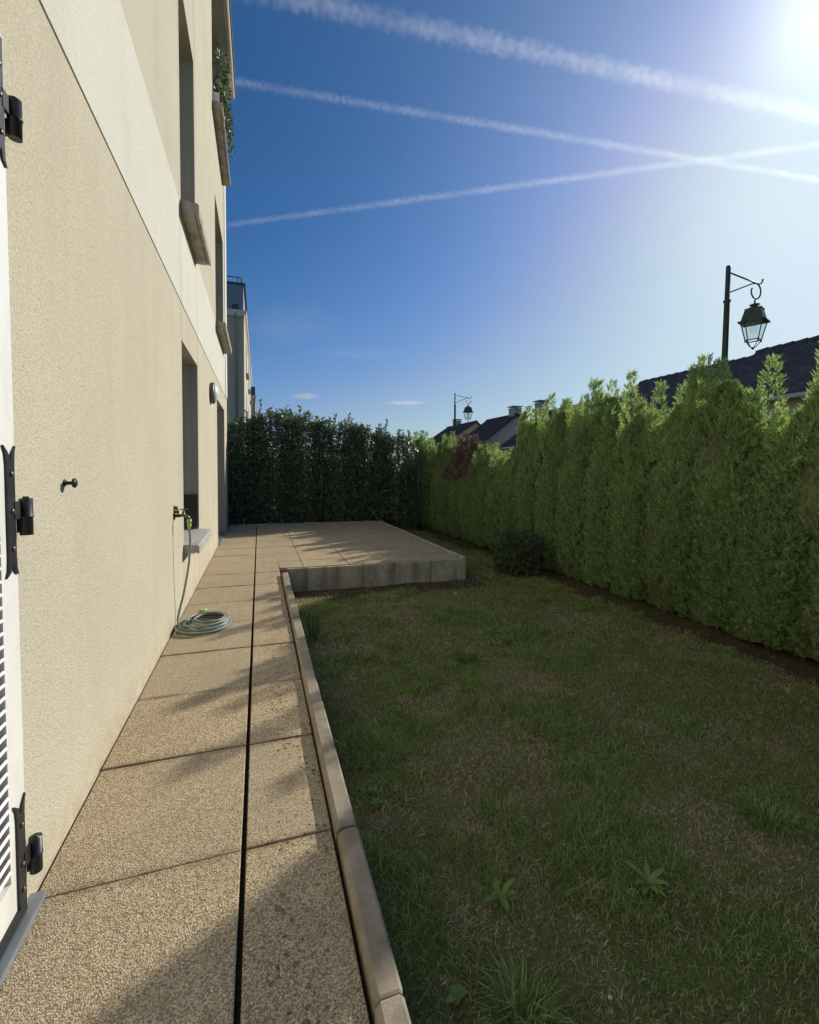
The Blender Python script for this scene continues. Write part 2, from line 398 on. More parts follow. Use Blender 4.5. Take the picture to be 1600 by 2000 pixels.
M['conifer'] = leafmat('conifer_foliage', [(0, (0.145, 0.24, 0.11)), (0.5, (0.29, 0.41, 0.20)), (0.85, (0.43, 0.52, 0.28)), (1, (0.50, 0.49, 0.31))], 0.5, 0.6, 0.2, (1.7, 0.60, 0.76, (0.26, 0.19, 0.14)))
M['conifer_brown'] = leafmat('dead_conifer_foliage', [(0, (0.15, 0.11, 0.10)), (0.6, (0.25, 0.19, 0.17)), (1, (0.34, 0.28, 0.22))], 0.3, 0.8, 0.1, None, (1.1, 0.9, 0.9))
M['core'] = plain('inner_twigs', (0.14, 0.17, 0.08), 0.95, 0.05, 0, 0.5, 25, 0.9)
M['laurel'] = leafmat('glossy_leaf', [(0, (0.065, 0.105, 0.075)), (0.5, (0.11, 0.17, 0.115)), (0.9, (0.18, 0.24, 0.16)), (1, (0.36, 0.29, 0.19))], 0.28, 0.42, 0.5)
M['shrub_dark'] = leafmat('dark_shrub_leaf', [(0, (0.05, 0.08, 0.04)), (0.6, (0.085, 0.125, 0.06)), (1, (0.15, 0.17, 0.085))], 0.2, 0.4, 0.5)
M['weed'] = leafmat('weed_leaf', [(0, (0.15, 0.24, 0.065)), (1, (0.30, 0.42, 0.13))], 0.4, 0.5, 0.35)
M['spurge'] = leafmat('spurge_leaf', [(0, (0.10, 0.17, 0.06)), (1, (0.22, 0.30, 0.12))], 0.45, 0.5, 0.35)
M['grass'] = leafmat('grass_green', [(0, (0.12, 0.18, 0.05)), (0.5, (0.26, 0.34, 0.11)), (1, (0.50, 0.54, 0.25))], 0.4, 0.5, 0.3)
M['straw'] = leafmat('grass_dry', [(0, (0.26, 0.21, 0.11)), (0.6, (0.52, 0.44, 0.26)), (1, (0.80, 0.72, 0.50))], 0.3, 0.7, 0.2, None, (1.1, 1, 0.8))
M['moss'] = leafmat('moss', [(0, (0.06, 0.07, 0.015)), (1, (0.13, 0.13, 0.03))], 0.3, 0.9, 0.1)

def mat_soil():
    g = G('lawn_soil', 0.97, 0.08)
    a = g.noise(60, 5, 0.75); b = g.noise(5.5, 4, 0.65); c_ = g.noise(1.7, 3, 0.6)
    c = g.mix(g.ramp(a, [(0.3, 0), (0.7, 1)]), (0.08, 0.065, 0.042), (0.30, 0.24, 0.155))
    c = g.mix(g.ramp(b, [(0.34, 0), (0.54, 0.85)]), c, g.mix(a, (0.08, 0.11, 0.03), (0.28, 0.31, 0.10)))
    c = g.mix(g.ramp(c_, [(0.5, 0), (0.7, 0.5)]), c, g.mix(a, (0.17, 0.14, 0.07), (0.42, 0.36, 0.22)))
    x, y, z = g.sep()
    bed = g.math('MAXIMUM', g.ramp(g.math('ADD', x, g.math('MULTIPLY', b, 0.5)), [(0, 0), (0.5, 0)]),
                 g.math('GREATER_THAN', g.math('ADD', x, g.math('MULTIPLY', g.noise(3.5, 4), 0.35)), 4.06))
    fr = g.math('MULTIPLY', g.math('GREATER_THAN', g.math('ADD', y, g.math('MULTIPLY', g.noise(2.6, 4), 0.7)), 5.72), g.math('LESS_THAN', x, 3.0))
    bed = g.math('MAXIMUM', bed, g.math('MULTIPLY', fr, g.math('LESS_THAN', y, 6.2)))
    c = g.mix(g.math('MULTIPLY', bed, 0.85), c, g.mix(g.ramp(a, [(0.3, 0), (0.75, 1)]), (0.04, 0.03, 0.022), (0.16, 0.115, 0.075)))
    g.color(c); g.bump(a, 1.0, 0.02); return g.m
M['soil'] = mat_soil()
g = G('far_ground', 0.95, 0.1); a = g.noise(0.3, 5, 0.7)
g.color(g.mix(a, (0.05, 0.075, 0.025), (0.11, 0.12, 0.05))); g.bump(g.noise(20, 4), 0.5, 0.02); M['far_ground'] = g.m

# ------------------------------------------------------------------ setting: ground, lawn, lane
WX = -0.644
GZ = -0.31
tag(MB().quad((-300, -300, GZ - 0.14), (300, -300, GZ - 0.14), (300, 400, GZ - 0.14), (-300, 400, GZ - 0.14)).build('ground', M['far_ground']), 'green open ground stretching to the horizon', None, None, 'structure')

def lawn_h(X, Y):
    P = np.stack([X, Y], 1)
    return GZ + 0.05 * (vnoise(P, 1.1, 3) - 0.5) + 0.022 * (vnoise(P, 4.0, 5) - 0.5) + 0.012 * (vnoise(P, 14, 6) - 0.5)
nx, ny = 110, 300
gx = np.linspace(0.30, 5.6, nx); gy = np.linspace(-3, 12.6, ny)
XX, YY = np.meshgrid(gx, gy); V = np.stack([XX.ravel(), YY.ravel(), lawn_h(XX.ravel(), YY.ravel())], 1)
idx = np.arange(nx * ny).reshape(ny, nx)
Fq = np.stack([idx[:-1, :-1].ravel(), idx[:-1, 1:].ravel(), idx[1:, 1:].ravel(), idx[1:, :-1].ravel()], 1)
lawn = bpy.data.objects.new('lawn', np_mesh('lawn', V, Fq, [M['soil']], smooth=True)); COL.objects.link(lawn)
tag(lawn, 'mossy uneven lawn soil between the path and the conifer hedge', None, None, 'structure')
tag(MB().quad((6.9, -40, GZ - 0.1), (11.8, -40, GZ - 0.1), (11.8, 120, GZ - 0.1), (6.9, 120, GZ - 0.1)).build('road', M['asphalt']), 'narrow asphalt lane behind the conifer hedge', None, None, 'structure')
tag(MB().box(6.75, 6.9, -40, 120, GZ - 0.14, GZ + 0.02).build('road_kerb', M['kerb']), 'straight concrete kerb along the lane', None, None, 'structure')

# ------------------------------------------------------------------ path and terrace slabs
path = MB().box(WX + 0.004, 0.243, -3.2, 10.62, -0.40, -0.034).build('path', M['bed'])
tag(path, 'slab path of exposed aggregate running along the wall', None, None, 'structure')
P0, PY = 1.549, 0.603
rows = [(P0 + PY * k) for k in range(-8, 16)]
def slab(x0, x1, y0, y1, par, dz=0.0):
    b = MB(); t = [random.uniform(-0.0022, 0.0022) for _ in range(4)]
    b.box(x0, x1, y0, y1, -0.04, dz, bev=0.0028)
    for i in (4, 5, 6, 7): b.v[i] = (b.v[i][0], b.v[i][1], b.v[i][2] + t[i - 4])
    for i in (8, 9, 10, 11): b.v[i] = (b.v[i][0], b.v[i][1], b.v[i][2] + t[i - 8])
    return b.build('slab', M['slab'], par, origin=(0, 0, 0))
for y in rows:
    y1 = min(y + PY, 10.62)
    if y1 - y < 0.05: continue
    dz = random.uniform(-0.002, 0.002)
    slab(WX + 0.006, -0.0635, y + 0.0018, y1 - 0.0022, path, dz)
    slab(-0.047, 0.541 if y > 5.9 else 0.238, y + 0.0018, y1 - 0.0022, path, dz + random.uniform(-0.0015, 0.0015))
    if y < 5.9 < y1: slab(0.243, 0.541, 5.935, y1 - 0.004, path, dz)
terr = MB().box(0.252, 2.80, 5.975, 10.62, -0.40, -0.036).build('terrace', M['bed'])
tag(terr, 'raised terrace of exposed aggregate slabs at the end of the path', None, None, 'structure')
xs = [0.545, 1.145, 1.745, 2.345, 2.765]
ty = [y for y in rows if y > 5.6]
for i in range(4):
    for y in ty:
        y0, y1 = max(y, 5.935), min(y + PY, 10.62)
        if y1 - y0 < 0.05: continue
        slab(xs[i] + 0.004, xs[i + 1] - 0.004, y0 + 0.003, y1 - 0.003, terr, random.uniform(-0.002, 0.002))
# retaining blocks along the terrace front (upright slabs) and the right edge
bx = [0.33, 0.585, 0.839, 1.326, 1.826, 2.305, 2.80]
for i in range(6):
    j = random.uniform(-0.004, 0.004)
    MB().box(bx[i] + (0.006 if i in (3, 5) else 0.002), bx[i + 1] - (0.006 if i in (2, 4) else 0.002), 5.875 + j, 5.925 + j, -0.42, -0.006 + random.uniform(-0.003, 0.003), bev=0.006).build('retaining_block', M['retain'], terr, origin=(0, 0, 0))
y = 5.88
while y < 10.6:
    y1 = min(y + 0.5, 10.66); j = random.uniform(-0.003, 0.003)
    MB().box(2.80 + j, 2.855 + j, y + 0.002, y1 - 0.002, -0.42, 0.022 + random.uniform(-0.004, 0.004), bev=0.008).build('edging_stone', M['retain'], terr, origin=(0, 0, 0))
    y = y1
x = WX + 0.02
while x < 2.8:
    x1 = min(x + 0.5, 2.80)
    MB().box(x + 0.002, x1 - 0.002, 10.63, 10.68, -0.42, 0.02 + random.uniform(-0.004, 0.004), bev=0.008).build('edging_stone', M['retain'], terr, origin=(0, 0, 0)); x = x1

# kerb stones beside the path
kerb = MB().box(0.252, 0.318, -3.1, 5.85, -0.40, -0.03).build('kerb', M['bed'])
tag(kerb, 'row of bevelled concrete kerb stones between path and lawn', None, None, 'structure')
ky = [-3.0, -2.0, -1.02, -0.03, 0.966, 1.496, 2.387, 2.845, 3.83, 4.22, 4.55, 4.86, 5.155, 5.53]
for a, b in zip(ky[:-1], ky[1:]):
    j = random.uniform(-0.004, 0.004); dz = random.uniform(-0.005, 0.004)
    q = MB(); x0, x1, zt = 0.248 + j, 0.320 + j, 0.034 + dz
    prof = [(x0, -0.4), (x1, -0.4), (x1, zt - 0.008), (x1 - 0.008, zt), (x0 + 0.014, zt), (x0, zt - 0.014)]
    y0, y1 = a + 0.003, b - 0.003; e = 0.006
    vs = []
    cx, cz = (x0 + x1) / 2, zt - 0.1
    for yy, s_ in ((y0, 1), (y0 + e, 0), (y1 - e, 0), (y1, 1)):
        for px, pz in prof:
            if s_ and pz > 0 - 0.3: px = px + (cx - px) * 0.06; pz = pz - 0.003
            vs.append((px, yy, pz))
    fs = [tuple(range(6)), tuple(range(18, 24))[::-1]]
    for r_ in range(3):
        for i in range(6): fs.append((r_ * 6 + i, r_ * 6 + 6 + i, r_ * 6 + 6 + (i + 1) % 6, r_ * 6 + (i + 1) % 6))
    q.add(vs, fs); q.build('kerb_stone', M['kerb'], kerb, origin=(0, 0, 0))

# ------------------------------------------------------------------ the apartment building on the left
YB0, YB1 = -6.0, 10.35
bld = empty('apartment_building', (-4.0, 2.0, 0), 'cream rendered apartment building with white band rising along the path', 'building')
def wall_face(mb, x, y0, y1, z0, z1, holes, depth=0.22, mi=0, mir=0):
    ys = sorted({y0, y1, *[v for h in holes for v in h[:2]]}); zs = sorted({z0, z1, *[v for h in holes for v in h[2:] if z0 < v < z1]})
    for i in range(len(ys) - 1):
        for j in range(len(zs) - 1):
            yc, zc = (ys[i] + ys[i + 1]) / 2, (zs[j] + zs[j + 1]) / 2
            if any(h[0] < yc < h[1] and h[2] < zc < h[3] for h in holes): continue
            mb.quad((x, ys[i], zs[j]), (x, ys[i + 1], zs[j]), (x, ys[i + 1], zs[j + 1]), (x, ys[i], zs[j + 1]), mi)
    for a, b, c, d in holes:
        c2, d2 = max(c, z0), min(d, z1); xi = x - depth
        mb.quad((x, b, c2), (xi, b, c2), (xi, b, d2), (x, b, d2), mir); mb.quad((xi, a, c2), (x, a, c2), (x, a, d2), (xi, a, d2), mir)
        if d <= z1: mb.quad((x, a, d), (x, b, d), (xi, b, d), (xi, a, d), mir)
        if c > z0: mb.quad((xi, a, c), (xi, b, c), (x, b, c), (x, a, c), mir)
def slab_ends(mb, x, y0, y1, z0, z1, xb=-9.0):
    mb.quad((x, y1, z0), (xb, y1, z0), (xb, y1, z1), (x, y1, z1)); mb.quad((xb, y0, z0), (x, y0, z0), (x, y0, z1), (xb, y0, z1))
    mb.quad((xb, y1, z0), (xb, y0, z0), (xb, y0, z1), (xb, y1, z1))
HG = [(-0.30, 1.508, 0.012, 2.41), (4.45, 5.52, 0.59, 2.41), (7.95, 9.55, 0.012, 2.41)]
HF = [(0.1, 1.1, 3.62, 5.60), (4.50, 5.47, 3.62, 5.60), (7.90, 9.54, 3.62, 5.62)]
HS = [(0.1, 1.1, 6.82, 8.90), (4.50, 5.47, 6.82, 8.90), (7.65, 9.54, 6.82, 8.90)]
q = MB(); wall_face(q, WX, YB0, YB1, -0.4, 2.728, HG, 0.24); slab_ends(q, WX, YB0, YB1, -0.4, 2.728)
q.quad((WX, YB0, 2.728), (WX, YB1, 2.728), (WX - 0.018, YB1, 2.728), (WX - 0.018, YB0, 2.728))
q.build('ground_floor_wall', M['beige'], bld)
q = MB(); q.box(-8.9, WX - 0.016, YB0 + 0.02, YB1 - 0.02, 2.722, 2.752); q.build('shadow_joint', M['dark_edge'], bld)
q = MB(); wall_face(q, WX + 0.001, YB0, YB1, 2.742, 3.595, [], 0.22); slab_ends(q, WX + 0.001, YB0, YB1, 2.742, 3.595)
q.quad((WX - 0.018, YB0, 2.742), (WX - 0.018, YB1, 2.742), (WX + 0.001, YB1, 2.742), (WX + 0.001, YB0, 2.742)); q.build('white_band', M['white_band'], bld)
q = MB(); wall_face(q, WX, YB0, YB1, 3.595, 9.0, HF + HS, 0.24); slab_ends(q, WX, YB0, YB1, 3.595, 9.0); q.build('upper_wall', M['upper'], bld)
q = MB(); q.box(WX - 0.3, WX + 0.012, 9.93, YB1 + 0.012, 2.752, 8.96); q.build('corner_quoin', M['quoin'], bld)
q = MB()
prof = [(WX - 0.1, 8.96), (WX + 0.045, 8.96), (WX + 0.06, 9.0), (WX + 0.10, 9.02), (WX + 0.10, 9.10), (WX - 0.1, 9.10)]
q.prism(prof, 'y', YB0, YB1 + 0.03); q.build('cornice', M['quoin'], bld)
q = MB(); n = 8
arc = [(WX + 0.155 + 0.052 * math.cos(math.pi + math.pi * i / n), 9.03 + 0.062 * math.sin(math.pi + math.pi * i / n)) for i in range(n + 1)] + [(WX + 0.207, 9.10), (WX + 0.103, 9.10)]
q.prism(arc, 'y', YB0, YB1 + 0.06); q.build('gutter', M['gutter'], bld)
q = MB(); q.prism([(WX + 0.05, 9.103), (WX + 0.225, 9.103), (WX + 0.225, 9.135), (WX - 0.6, 10.8), (-7.5, 11.6), (-9.0, 9.103)], 'y', YB0, YB1 + 0.07); q.build('roof', M['dark_zinc'], bld)
q = MB(); q.box(WX + 0.207, WX + 0.222, YB0, YB1 + 0.065, 9.02, 9.10); q.build('fascia_edge', M['dark_edge'], bld)
q = MB(); q.box(-8.98, WX - 0.45, YB0 + 0.05, YB1 - 0.05, -0.3, 8.9); q.build('interior', M['dark_edge'], bld)

def window(y0, y1, z0, z1, rail=False):
    xf = WX - 0.24
    w = MB(); t = 0.06
    for a, b, c, d in ((y0, y0 + t, z0, z1), (y1 - t, y1, z0, z1), (y0 + t, y1 - t, z0, z0 + t), (y0 + t, y1 - t, z1 - t, z1), ((y0 + y1) / 2 - 0.045, (y0 + y1) / 2 + 0.045, z0 + t, z1 - t)):
        w.box(xf, xf + 0.05, a, b, c, d)
    o = w.build('window', M['lacquer'], bld)
    for a, b in ((y0 + t, (y0 + y1) / 2 - 0.045), ((y0 + y1) / 2 + 0.045, y1 - t)):
        sub(MB().box(xf + 0.012, xf + 0.02, a, b, z0 + t, z1 - t), 'pane', M['pane'], o)
    return o
def sill(y0, y1, zt, proj=0.13, mat='sill_old', th=0.085, over=0.04):
    q = MB(); x1 = WX + proj
    prof = [(WX - 0.23, zt + 0.006), (x1 - 0.012, zt - 0.008), (x1, zt - 0.02), (x1, zt - th), (x1 - 0.022, zt - th), (x1 - 0.026, zt - th + 0.012), (x1 - 0.034, zt - th + 0.012), (x1 - 0.038, zt - th), (WX - 0.001, zt - th), (WX - 0.23, zt - th)]
    # inside the reveal: only as wide as the opening; outside: overhangs
    q.prism([(WX - 0.235, zt - 0.05), (WX + 0.001, zt - 0.05), (WX + 0.001, zt - 0.0015), (WX - 0.235, zt + 0.004)], 'y', y0 + 0.001, y1 - 0.001)
    prof = [(WX - 0.01, zt), (x1 - 0.014, zt - 0.010), (x1, zt - 0.022), (x1, zt - th), (x1 - 0.022, zt - th), (x1 - 0.026, zt - th + 0.012), (x1 - 0.034, zt - th + 0.012), (x1 - 0.038, zt - th), (WX - 0.01, zt - th)]
    q.prism(prof, 'y', y0 - over, y1 + over)
    return q
for (a, b, c, d), mt in ((HG[1], 'sill'), (HF[0], 'sill_old'), (HF[1], 'sill_old'), (HF[2], 'sill_old'), (HS[0], 'sill_old'), (HS[1], 'sill_old'), (HS[2], 'sill_old')):
    o = window(a, b, c, d)
    sub(sill(a, b, c + 0.002, 0.13 if mt == 'sill' else 0.15, th=0.085 if mt == 'sill' else 0.11), 'window_sill', M[mt], o)
o = window(HG[2][0], HG[2][1], 0.02, HG[2][3])
sub(MB().box(WX - 0.235, WX + 0.028, HG[2][0] + 0.003, HG[2][1] - 0.003, -0.01, 0.017), 'threshold', M['zinc'], o)
# black shutter latch rod standing in the ground floor recess, rounded head
q = MB(); q.tube([(WX - 0.03, 4.60, 0.62), (WX - 0.03, 4.60, 0.93)], 0.010, 8)
q.box(WX - 0.2, WX - 0.025, 4.55, 4.60, 0.61, 0.9)
shut_in = MB().box(WX - 0.16, WX - 0.012, 5.485, 5.519, 0.61, 0.98).box(WX - 0.15, WX - 0.03, 5.47, 5.485, 0.63, 0.95)
shut_in.build('shutter_latch', M['black'], bld)

# closed louvred shutters at the left edge of the picture
ZS0, ZS1 = 0.035, 2.40
def shutter(y0, y1, hinge_y):
    st, xo, xi = 0.082, WX + 0.012, WX - 0.022
    w = MB()
    for a, b, c, d in ((y0, y0 + st, ZS0, ZS1), (y1 - st, y1, ZS0, ZS1), (y0 + st, y1 - st, ZS0, ZS0 + 0.13), (y0 + st, y1 - st, ZS1 - 0.10, ZS1), (y0 + st, y1 - st, 1.1, 1.2)):
        w.box(xi, xo, a, b, c, d)
    o = w.build('shutter', M['lacquer'], bld)
    z = ZS0 + 0.15
    tpl = None
    while z < ZS1 - 0.12:
        if not (1.07 < z < 1.21):
            Mt = Matrix.Translation((WX - 0.006, 0, z)) @ Matrix.Rotation(R(-38), 4, 'Y')
            sub(MB().box(-0.024, 0.024, y0 + st + 0.001, y1 - st - 0.001, -0.004, 0.004, M=Mt), 'slat', M['lacquer'], o)
        z += 0.034
    s = 1 if hinge_y > (y0 + y1) / 2 else -1
    for z0, z1, zb, lleg in ((2.065, 2.385, 2.214, 2), (0.983, 1.334, 1.139, 0), (0.03, 0.365, 0.157, 1)):
        h = MB(); yc = hinge_y - s * 0.034; x0, x1 = xo, xo + 0.006; hw = 0.019
        # strap with fishtail ends
        top = [(yc - hw, z1 - 0.05), (yc - hw - 0.004, z1 - 0.02), (yc - hw - 0.014, z1), (yc - 0.012, z1 - 0.018), (yc - 0.001, z1 - 0.045), (yc + 0.010, z1 - 0.018), (yc + hw + 0.008, z1), (yc + hw + 0.002, z1 - 0.02), (yc + hw, z1 - 0.05)]
        if lleg == 2: top = [(yc - hw, z1), (yc + hw, z1)]
        bot = [(yc + hw, z0 + 0.05), (yc + hw + 0.002, z0 + 0.02), (yc + hw + 0.010, z0), (yc + 0.010, z0 + 0.012), (yc + 0.001, z0 + 0.04), (yc - 0.012, z0 + 0.012), (yc - hw - 0.014, z0), (yc - hw - 0.003, z0 + 0.02), (yc - hw, z0 + 0.05)]
        if lleg == 1: bot = [(yc + hw, z0), (yc - hw, z0)]
        h.prism((top + bot)[::-1], 'x', x0, x1)
        if lleg:
            zz = z0 if lleg == 1 else z1 - 0.036
            ya, yb = sorted((yc - s * hw, yc - s * 0.42)); h.box(x0, x1, ya, yb, zz, zz + 0.036)
        # knuckle and gudgeon
        ya, yb = sorted((yc + s * 0.01, hinge_y + s * 0.022)); h.box(x0, x1 + 0.002, ya, yb, zb - 0.002, zb + 0.044)
        yk = hinge_y + s * 0.026; xk = xo + 0.012
        h.lathe((xk, yk, zb - 0.052), [(0, 0.0155), (0.049, 0.0155), (0.050, 0.0175), (0.054, 0.0175), (0.055, 0.0160), (0.102, 0.0160), (0.103, 0.008), (0.108, 0.007)], n=14)
        ya, yb = sorted((yk - 0.008, yk + 0.008)); h.box(WX - 0.01, xk - 0.006, ya, yb, zb - 0.045, zb - 0.006)
        sub(h, 'hinge', M['black'], o)
        for bz in (z0 + 0.075, zb + 0.02, z1 - 0.075):
            sub(MB().lathe((x1, yc, bz), [(0, 0.008), (0.003, 0.0075), (0.005, 0.004), (0.0055, 0.0005)], axis=(1, 0, 0), n=8), 'bolt', M['frame_grey'], o)
    return o
shutter(0.607, 1.503, 1.503); shutter(-0.295, 0.601, -0.295)
MB().box(WX - 0.24, WX + 0.038, -0.34, 1.548, 0.002, 0.024).build('threshold', M['zinc'], bld)
q = MB(); c0 = (WX, 1.862, 1.222)
q.lathe(c0, [(0, 0.013), (0.004, 0.012), (0.0045, 0.0065), (0.026, 0.0065), (0.0265, 0.016), (0.033, 0.017), (0.036, 0.013), (0.0365, 0.001)], axis=(1, 0, 0), n=16)
q.build('shutter_stop', M['black'], bld)

# wall light (round bulkhead)
wl = empty('wall_light', (WX, 6.92, 2.32), 'round bulkhead wall light with bronze rim and frosted dome above the tap', 'wall lamp')
MB().lathe((WX, 6.92, 2.33), [(0, 0.135), (0.02, 0.150), (0.045, 0.150), (0.056, 0.138), (0.057, 0.10)], axis=(1, 0, 0), n=32).build('rim', M['frame_grey'], wl)
MB().lathe((WX + 0.050, 6.92, 2.33), [(0, 0.128), (0.018, 0.120), (0.036, 0.100), (0.052, 0.068), (0.060, 0.034), (0.063, 0.002)], axis=(1, 0, 0), n=32).build('glass_dome', M['frost'], wl)

# tap
tp = empty('garden_tap', (WX, 3.97, 0.90), 'old brass garden tap with cross handle on wall plate', 'tap')
MB().box(WX - 0.002, WX + 0.006, 3.945, 3.995, 0.865, 0.975, bev=0.0).build('wall_plate', M['brass'], tp)
q = MB()
q.lathe((WX, 3.97, 0.957), [(0, 0.012), (0.014, 0.013), (0.016, 0.016), (0.026, 0.015), (0.030, 0.008)], axis=(1, 0, 0), n=10)
q.lathe((WX + 0.004, 3.97, 0.925), [(0, 0.010), (0.012, 0.010), (0.014, 0.017), (0.028, 0.017), (0.032, 0.006)], axis=(1, 0, 0), n=10)
q.build('screw_cap', M['brass'], tp)
q = MB()
q.tube([(WX, 3.97, 0.893), (WX + 0.03, 3.97, 0.895), (WX + 0.032, 3.97, 0.895), (WX + 0.04, 3.97, 0.895), (WX + 0.042, 3.97, 0.896), (WX + 0.075, 3.97, 0.897), (WX + 0.092, 3.97, 0.893), (WX + 0.104, 3.97, 0.880), (WX + 0.108, 3.97, 0.862)],
       [0.013, 0.012, 0.016, 0.016, 0.011, 0.013, 0.012, 0.012, 0.013], 10)
q.lathe((WX + 0.068, 3.97, 0.897), [(0, 0.016), (0.012, 0.015), (0.014, 0.012), (0.030, 0.010), (0.032, 0.006), (0.048, 0.005)], n=10)
q.build('tap_body', M['brass'], tp)
MB().tube([(WX + 0.040, 3.97, 0.944), (WX + 0.050, 3.97, 0.946), (WX + 0.086, 3.97, 0.946), (WX + 0.096, 3.97, 0.944)], [0.005, 0.0045, 0.0045, 0.005], 8).tube([(WX + 0.068, 3.942, 0.945), (WX + 0.068, 3.998, 0.945)], 0.0045, 8).build('handle', M['brass'], tp)

# hose: hangs from the tap, ends in a coil lying on the slabs
hs = empty('garden_hose', (-0.43, 3.93, 0), 'grey green garden hose hanging from the tap into a coil on the slabs', 'hose')
tx, ty_ = WX + 0.109, 3.97
MB().lathe((tx, ty_, 0.866), [(0, 0.0165), (-0.022, 0.0175), (-0.036, 0.0165), (-0.038, 0.013), (-0.043, 0.013), (-0.044, 0.0165), (-0.058, 0.015), (-0.072, 0.010), (-0.082, 0.009)], n=12).build('connector', M['lime'], hs)
def bez(pts, n=60):
    out = []; P = [Vector(p) for p in pts]; P = [P[0] * 2 - P[1]] + P + [P[-1] * 2 - P[-2]]
    for i in range(1, len(P) - 2):
        for k in range(n):
            t = k / n; a, b, c, d = P[i - 1], P[i], P[i + 1], P[i + 2]
            out.append(0.5 * ((2 * b) + (c - a) * t + (2 * a - 5 * b + 4 * c - d) * t * t + (3 * b - a - 3 * c + d) * t * t * t))
    out.append(P[-2]); return out
hang = bez([(tx, ty_, 0.79), (tx + 0.004, ty_, 0.68), (tx - 0.008, ty_ + 0.005, 0.50), (tx - 0.045, ty_ + 0.01, 0.28), (tx - 0.082, ty_ + 0.015, 0.12), (tx - 0.09, ty_ - 0.01, 0.045), (tx - 0.06, ty_ - 0.07, 0.018), (tx + 0.02, ty_ - 0.19, 0.012)], 12)
MB().tube(hang, 0.0085, 8).build('hose_drop', M['hose'], hs)
coil = []
cx0, cy0 = -0.415, 3.93
loops = 8; N = 40
for i in range(loops * N):
    k = i / N; an = 2 * math.pi * i / N
    l_ = int(k); f_ = k - l_
    ra = [0.178, 0.158, 0.190, 0.140, 0.165, 0.122, 0.150, 0.104, 0.128]; rr = ra[l_] * (1 - f_) + ra[l_ + 1] * f_
    ox = [0, 0.014, -0.012, 0.03, -0.01, 0.04, 0.0, 0.03, 0.0]; oy = [0, 0.02, -0.03, 0.02, -0.025, 0.02, -0.03, 0.01, -0.01]
    o1 = ox[l_] * (1 - f_) + ox[l_ + 1] * f_; o2 = oy[l_] * (1 - f_) + oy[l_ + 1] * f_
    z = 0.010 + 0.0075 * l_ + 0.006 * math.sin(an * 1.0 + l_) * (l_ > 0)
    coil.append((cx0 + o1 + rr * 1.08 * math.cos(an + 3.6), cy0 + o2 + rr * 1.30 * math.sin(an + 3.6), z))
MB().tube(coil, 0.0085, 8).build('hose_coil', M['hose'], hs)
MB().lathe((-0.50, 4.14, 0.05), [(0, 0.010), (0.02, 0.014), (0.05, 0.014), (0.055, 0.010), (0.075, 0.010)], axis=(0.8, 0.35, 0.1), n=10).build('end_connector', M['lime'], hs)

# planter on the second floor sill
pl = empty('balcony_planter', (WX + 0.08, 8.2, 6.83), 'white window box on the second floor sill full of green leaves', 'planter')
MB().prism([(WX - 0.04, 6.83), (WX + 0.10, 6.83), (WX + 0.125, 7.02), (WX + 0.11, 7.03), (WX - 0.05, 7.03)], 'y', 7.72, 8.7).build('window_box', M['pot'], pl)
MB().box(WX + 0.127, WX + 0.135, 7.68, 8.74, 6.99, 7.01).box(WX + 0.10, WX + 0.135, 7.68, 7.70, 6.82, 7.01).box(WX + 0.10, WX + 0.135, 8.0, 8.02, 6.82, 6.99).build('box_holder', M['dark_edge'], pl)

def leaf_quads(P, D, Nn, L, Wd):
    """folded leaf: 2 quads sharing the midrib. P base, D direction, Nn normal, L length, Wd width"""
    B = np.cross(D, Nn); B /= np.linalg.norm(B, axis=1, keepdims=True) + 1e-9
    L = L[:, None]; Wd = Wd[:, None]
    tip = P + D * L - Nn * L * 0.12; mid = P + D * L * 0.5 + Nn * L * 0.05
    l1 = P + D * L * 0.45 + B * Wd * 0.5 + Nn * Wd * 0.15; r1 = P + D * L * 0.45 - B * Wd * 0.5 + Nn * Wd * 0.15
    V = np.stack([P, l1, tip, r1, mid], 1).reshape(-1, 3)
    b = np.arange(len(P)) * 5
    Fq = np.concatenate([np.stack([b, b + 4, b + 2, b + 1], 1), np.stack([b, b + 3, b + 2, b + 4], 1)])
    return V, Fq
def rnd_dirs(n, r=rng):
    v = r.normal(size=(n, 3)); return v / np.linalg.norm(v, axis=1, keepdims=True)
def norm(a): return a / (np.linalg.norm(a, axis=1, keepdims=True) + 1e-9)

def link_np(name, me, parent=None, loc=(0, 0, 0)):
    o = bpy.data.objects.new(name, me); COL.objects.link(o); o.location = loc
    if parent: o.parent = parent
    return o
# planter foliage: arching stems with leaves
Pn, Dn = [], []; stemsb = MB()
for i in range(26):
    y = random.uniform(7.72, 8.7); hgt = random.uniform(0.15, 0.75); out = random.uniform(0.0, 0.16)
    drop = random.random() < 0.18
    p0 = Vector((WX + 0.05, y, 7.02))
    if drop: pts = [p0, p0 + Vector((0.12, random.uniform(-.1, .1), 0.08)), p0 + Vector((0.13 + out * .3, random.uniform(-.3, .3), -0.10)), p0 + Vector((0.12 + out * .3, random.uniform(-.3, .3), -0.22))]
    else: pts = [p0, p0 + Vector((out * 0.2, random.uniform(-.08, .08), hgt * 0.5)), p0 + Vector((out * .7, random.uniform(-.15, .15), hgt * 0.9)), p0 + Vector((out, random.uniform(-.2, .2), hgt))]
    c = bez(pts, 5); stemsb.tube(c, 0.004, 4)
    for p in c[2:]:
        for _ in range(4): Pn.append(p); 
Pn = np.array([tuple(p) for p in Pn]) + rng.normal(scale=0.012, size=(len(Pn), 3))
D = norm(rnd_dirs(len(Pn)) + np.array([0.3, 0, 0.2])); V, Fq = leaf_quads(Pn, D, rnd_dirs(len(Pn)), rng.uniform(0.05, 0.10, len(Pn)), rng.uniform(0.02, 0.035, len(Pn)))
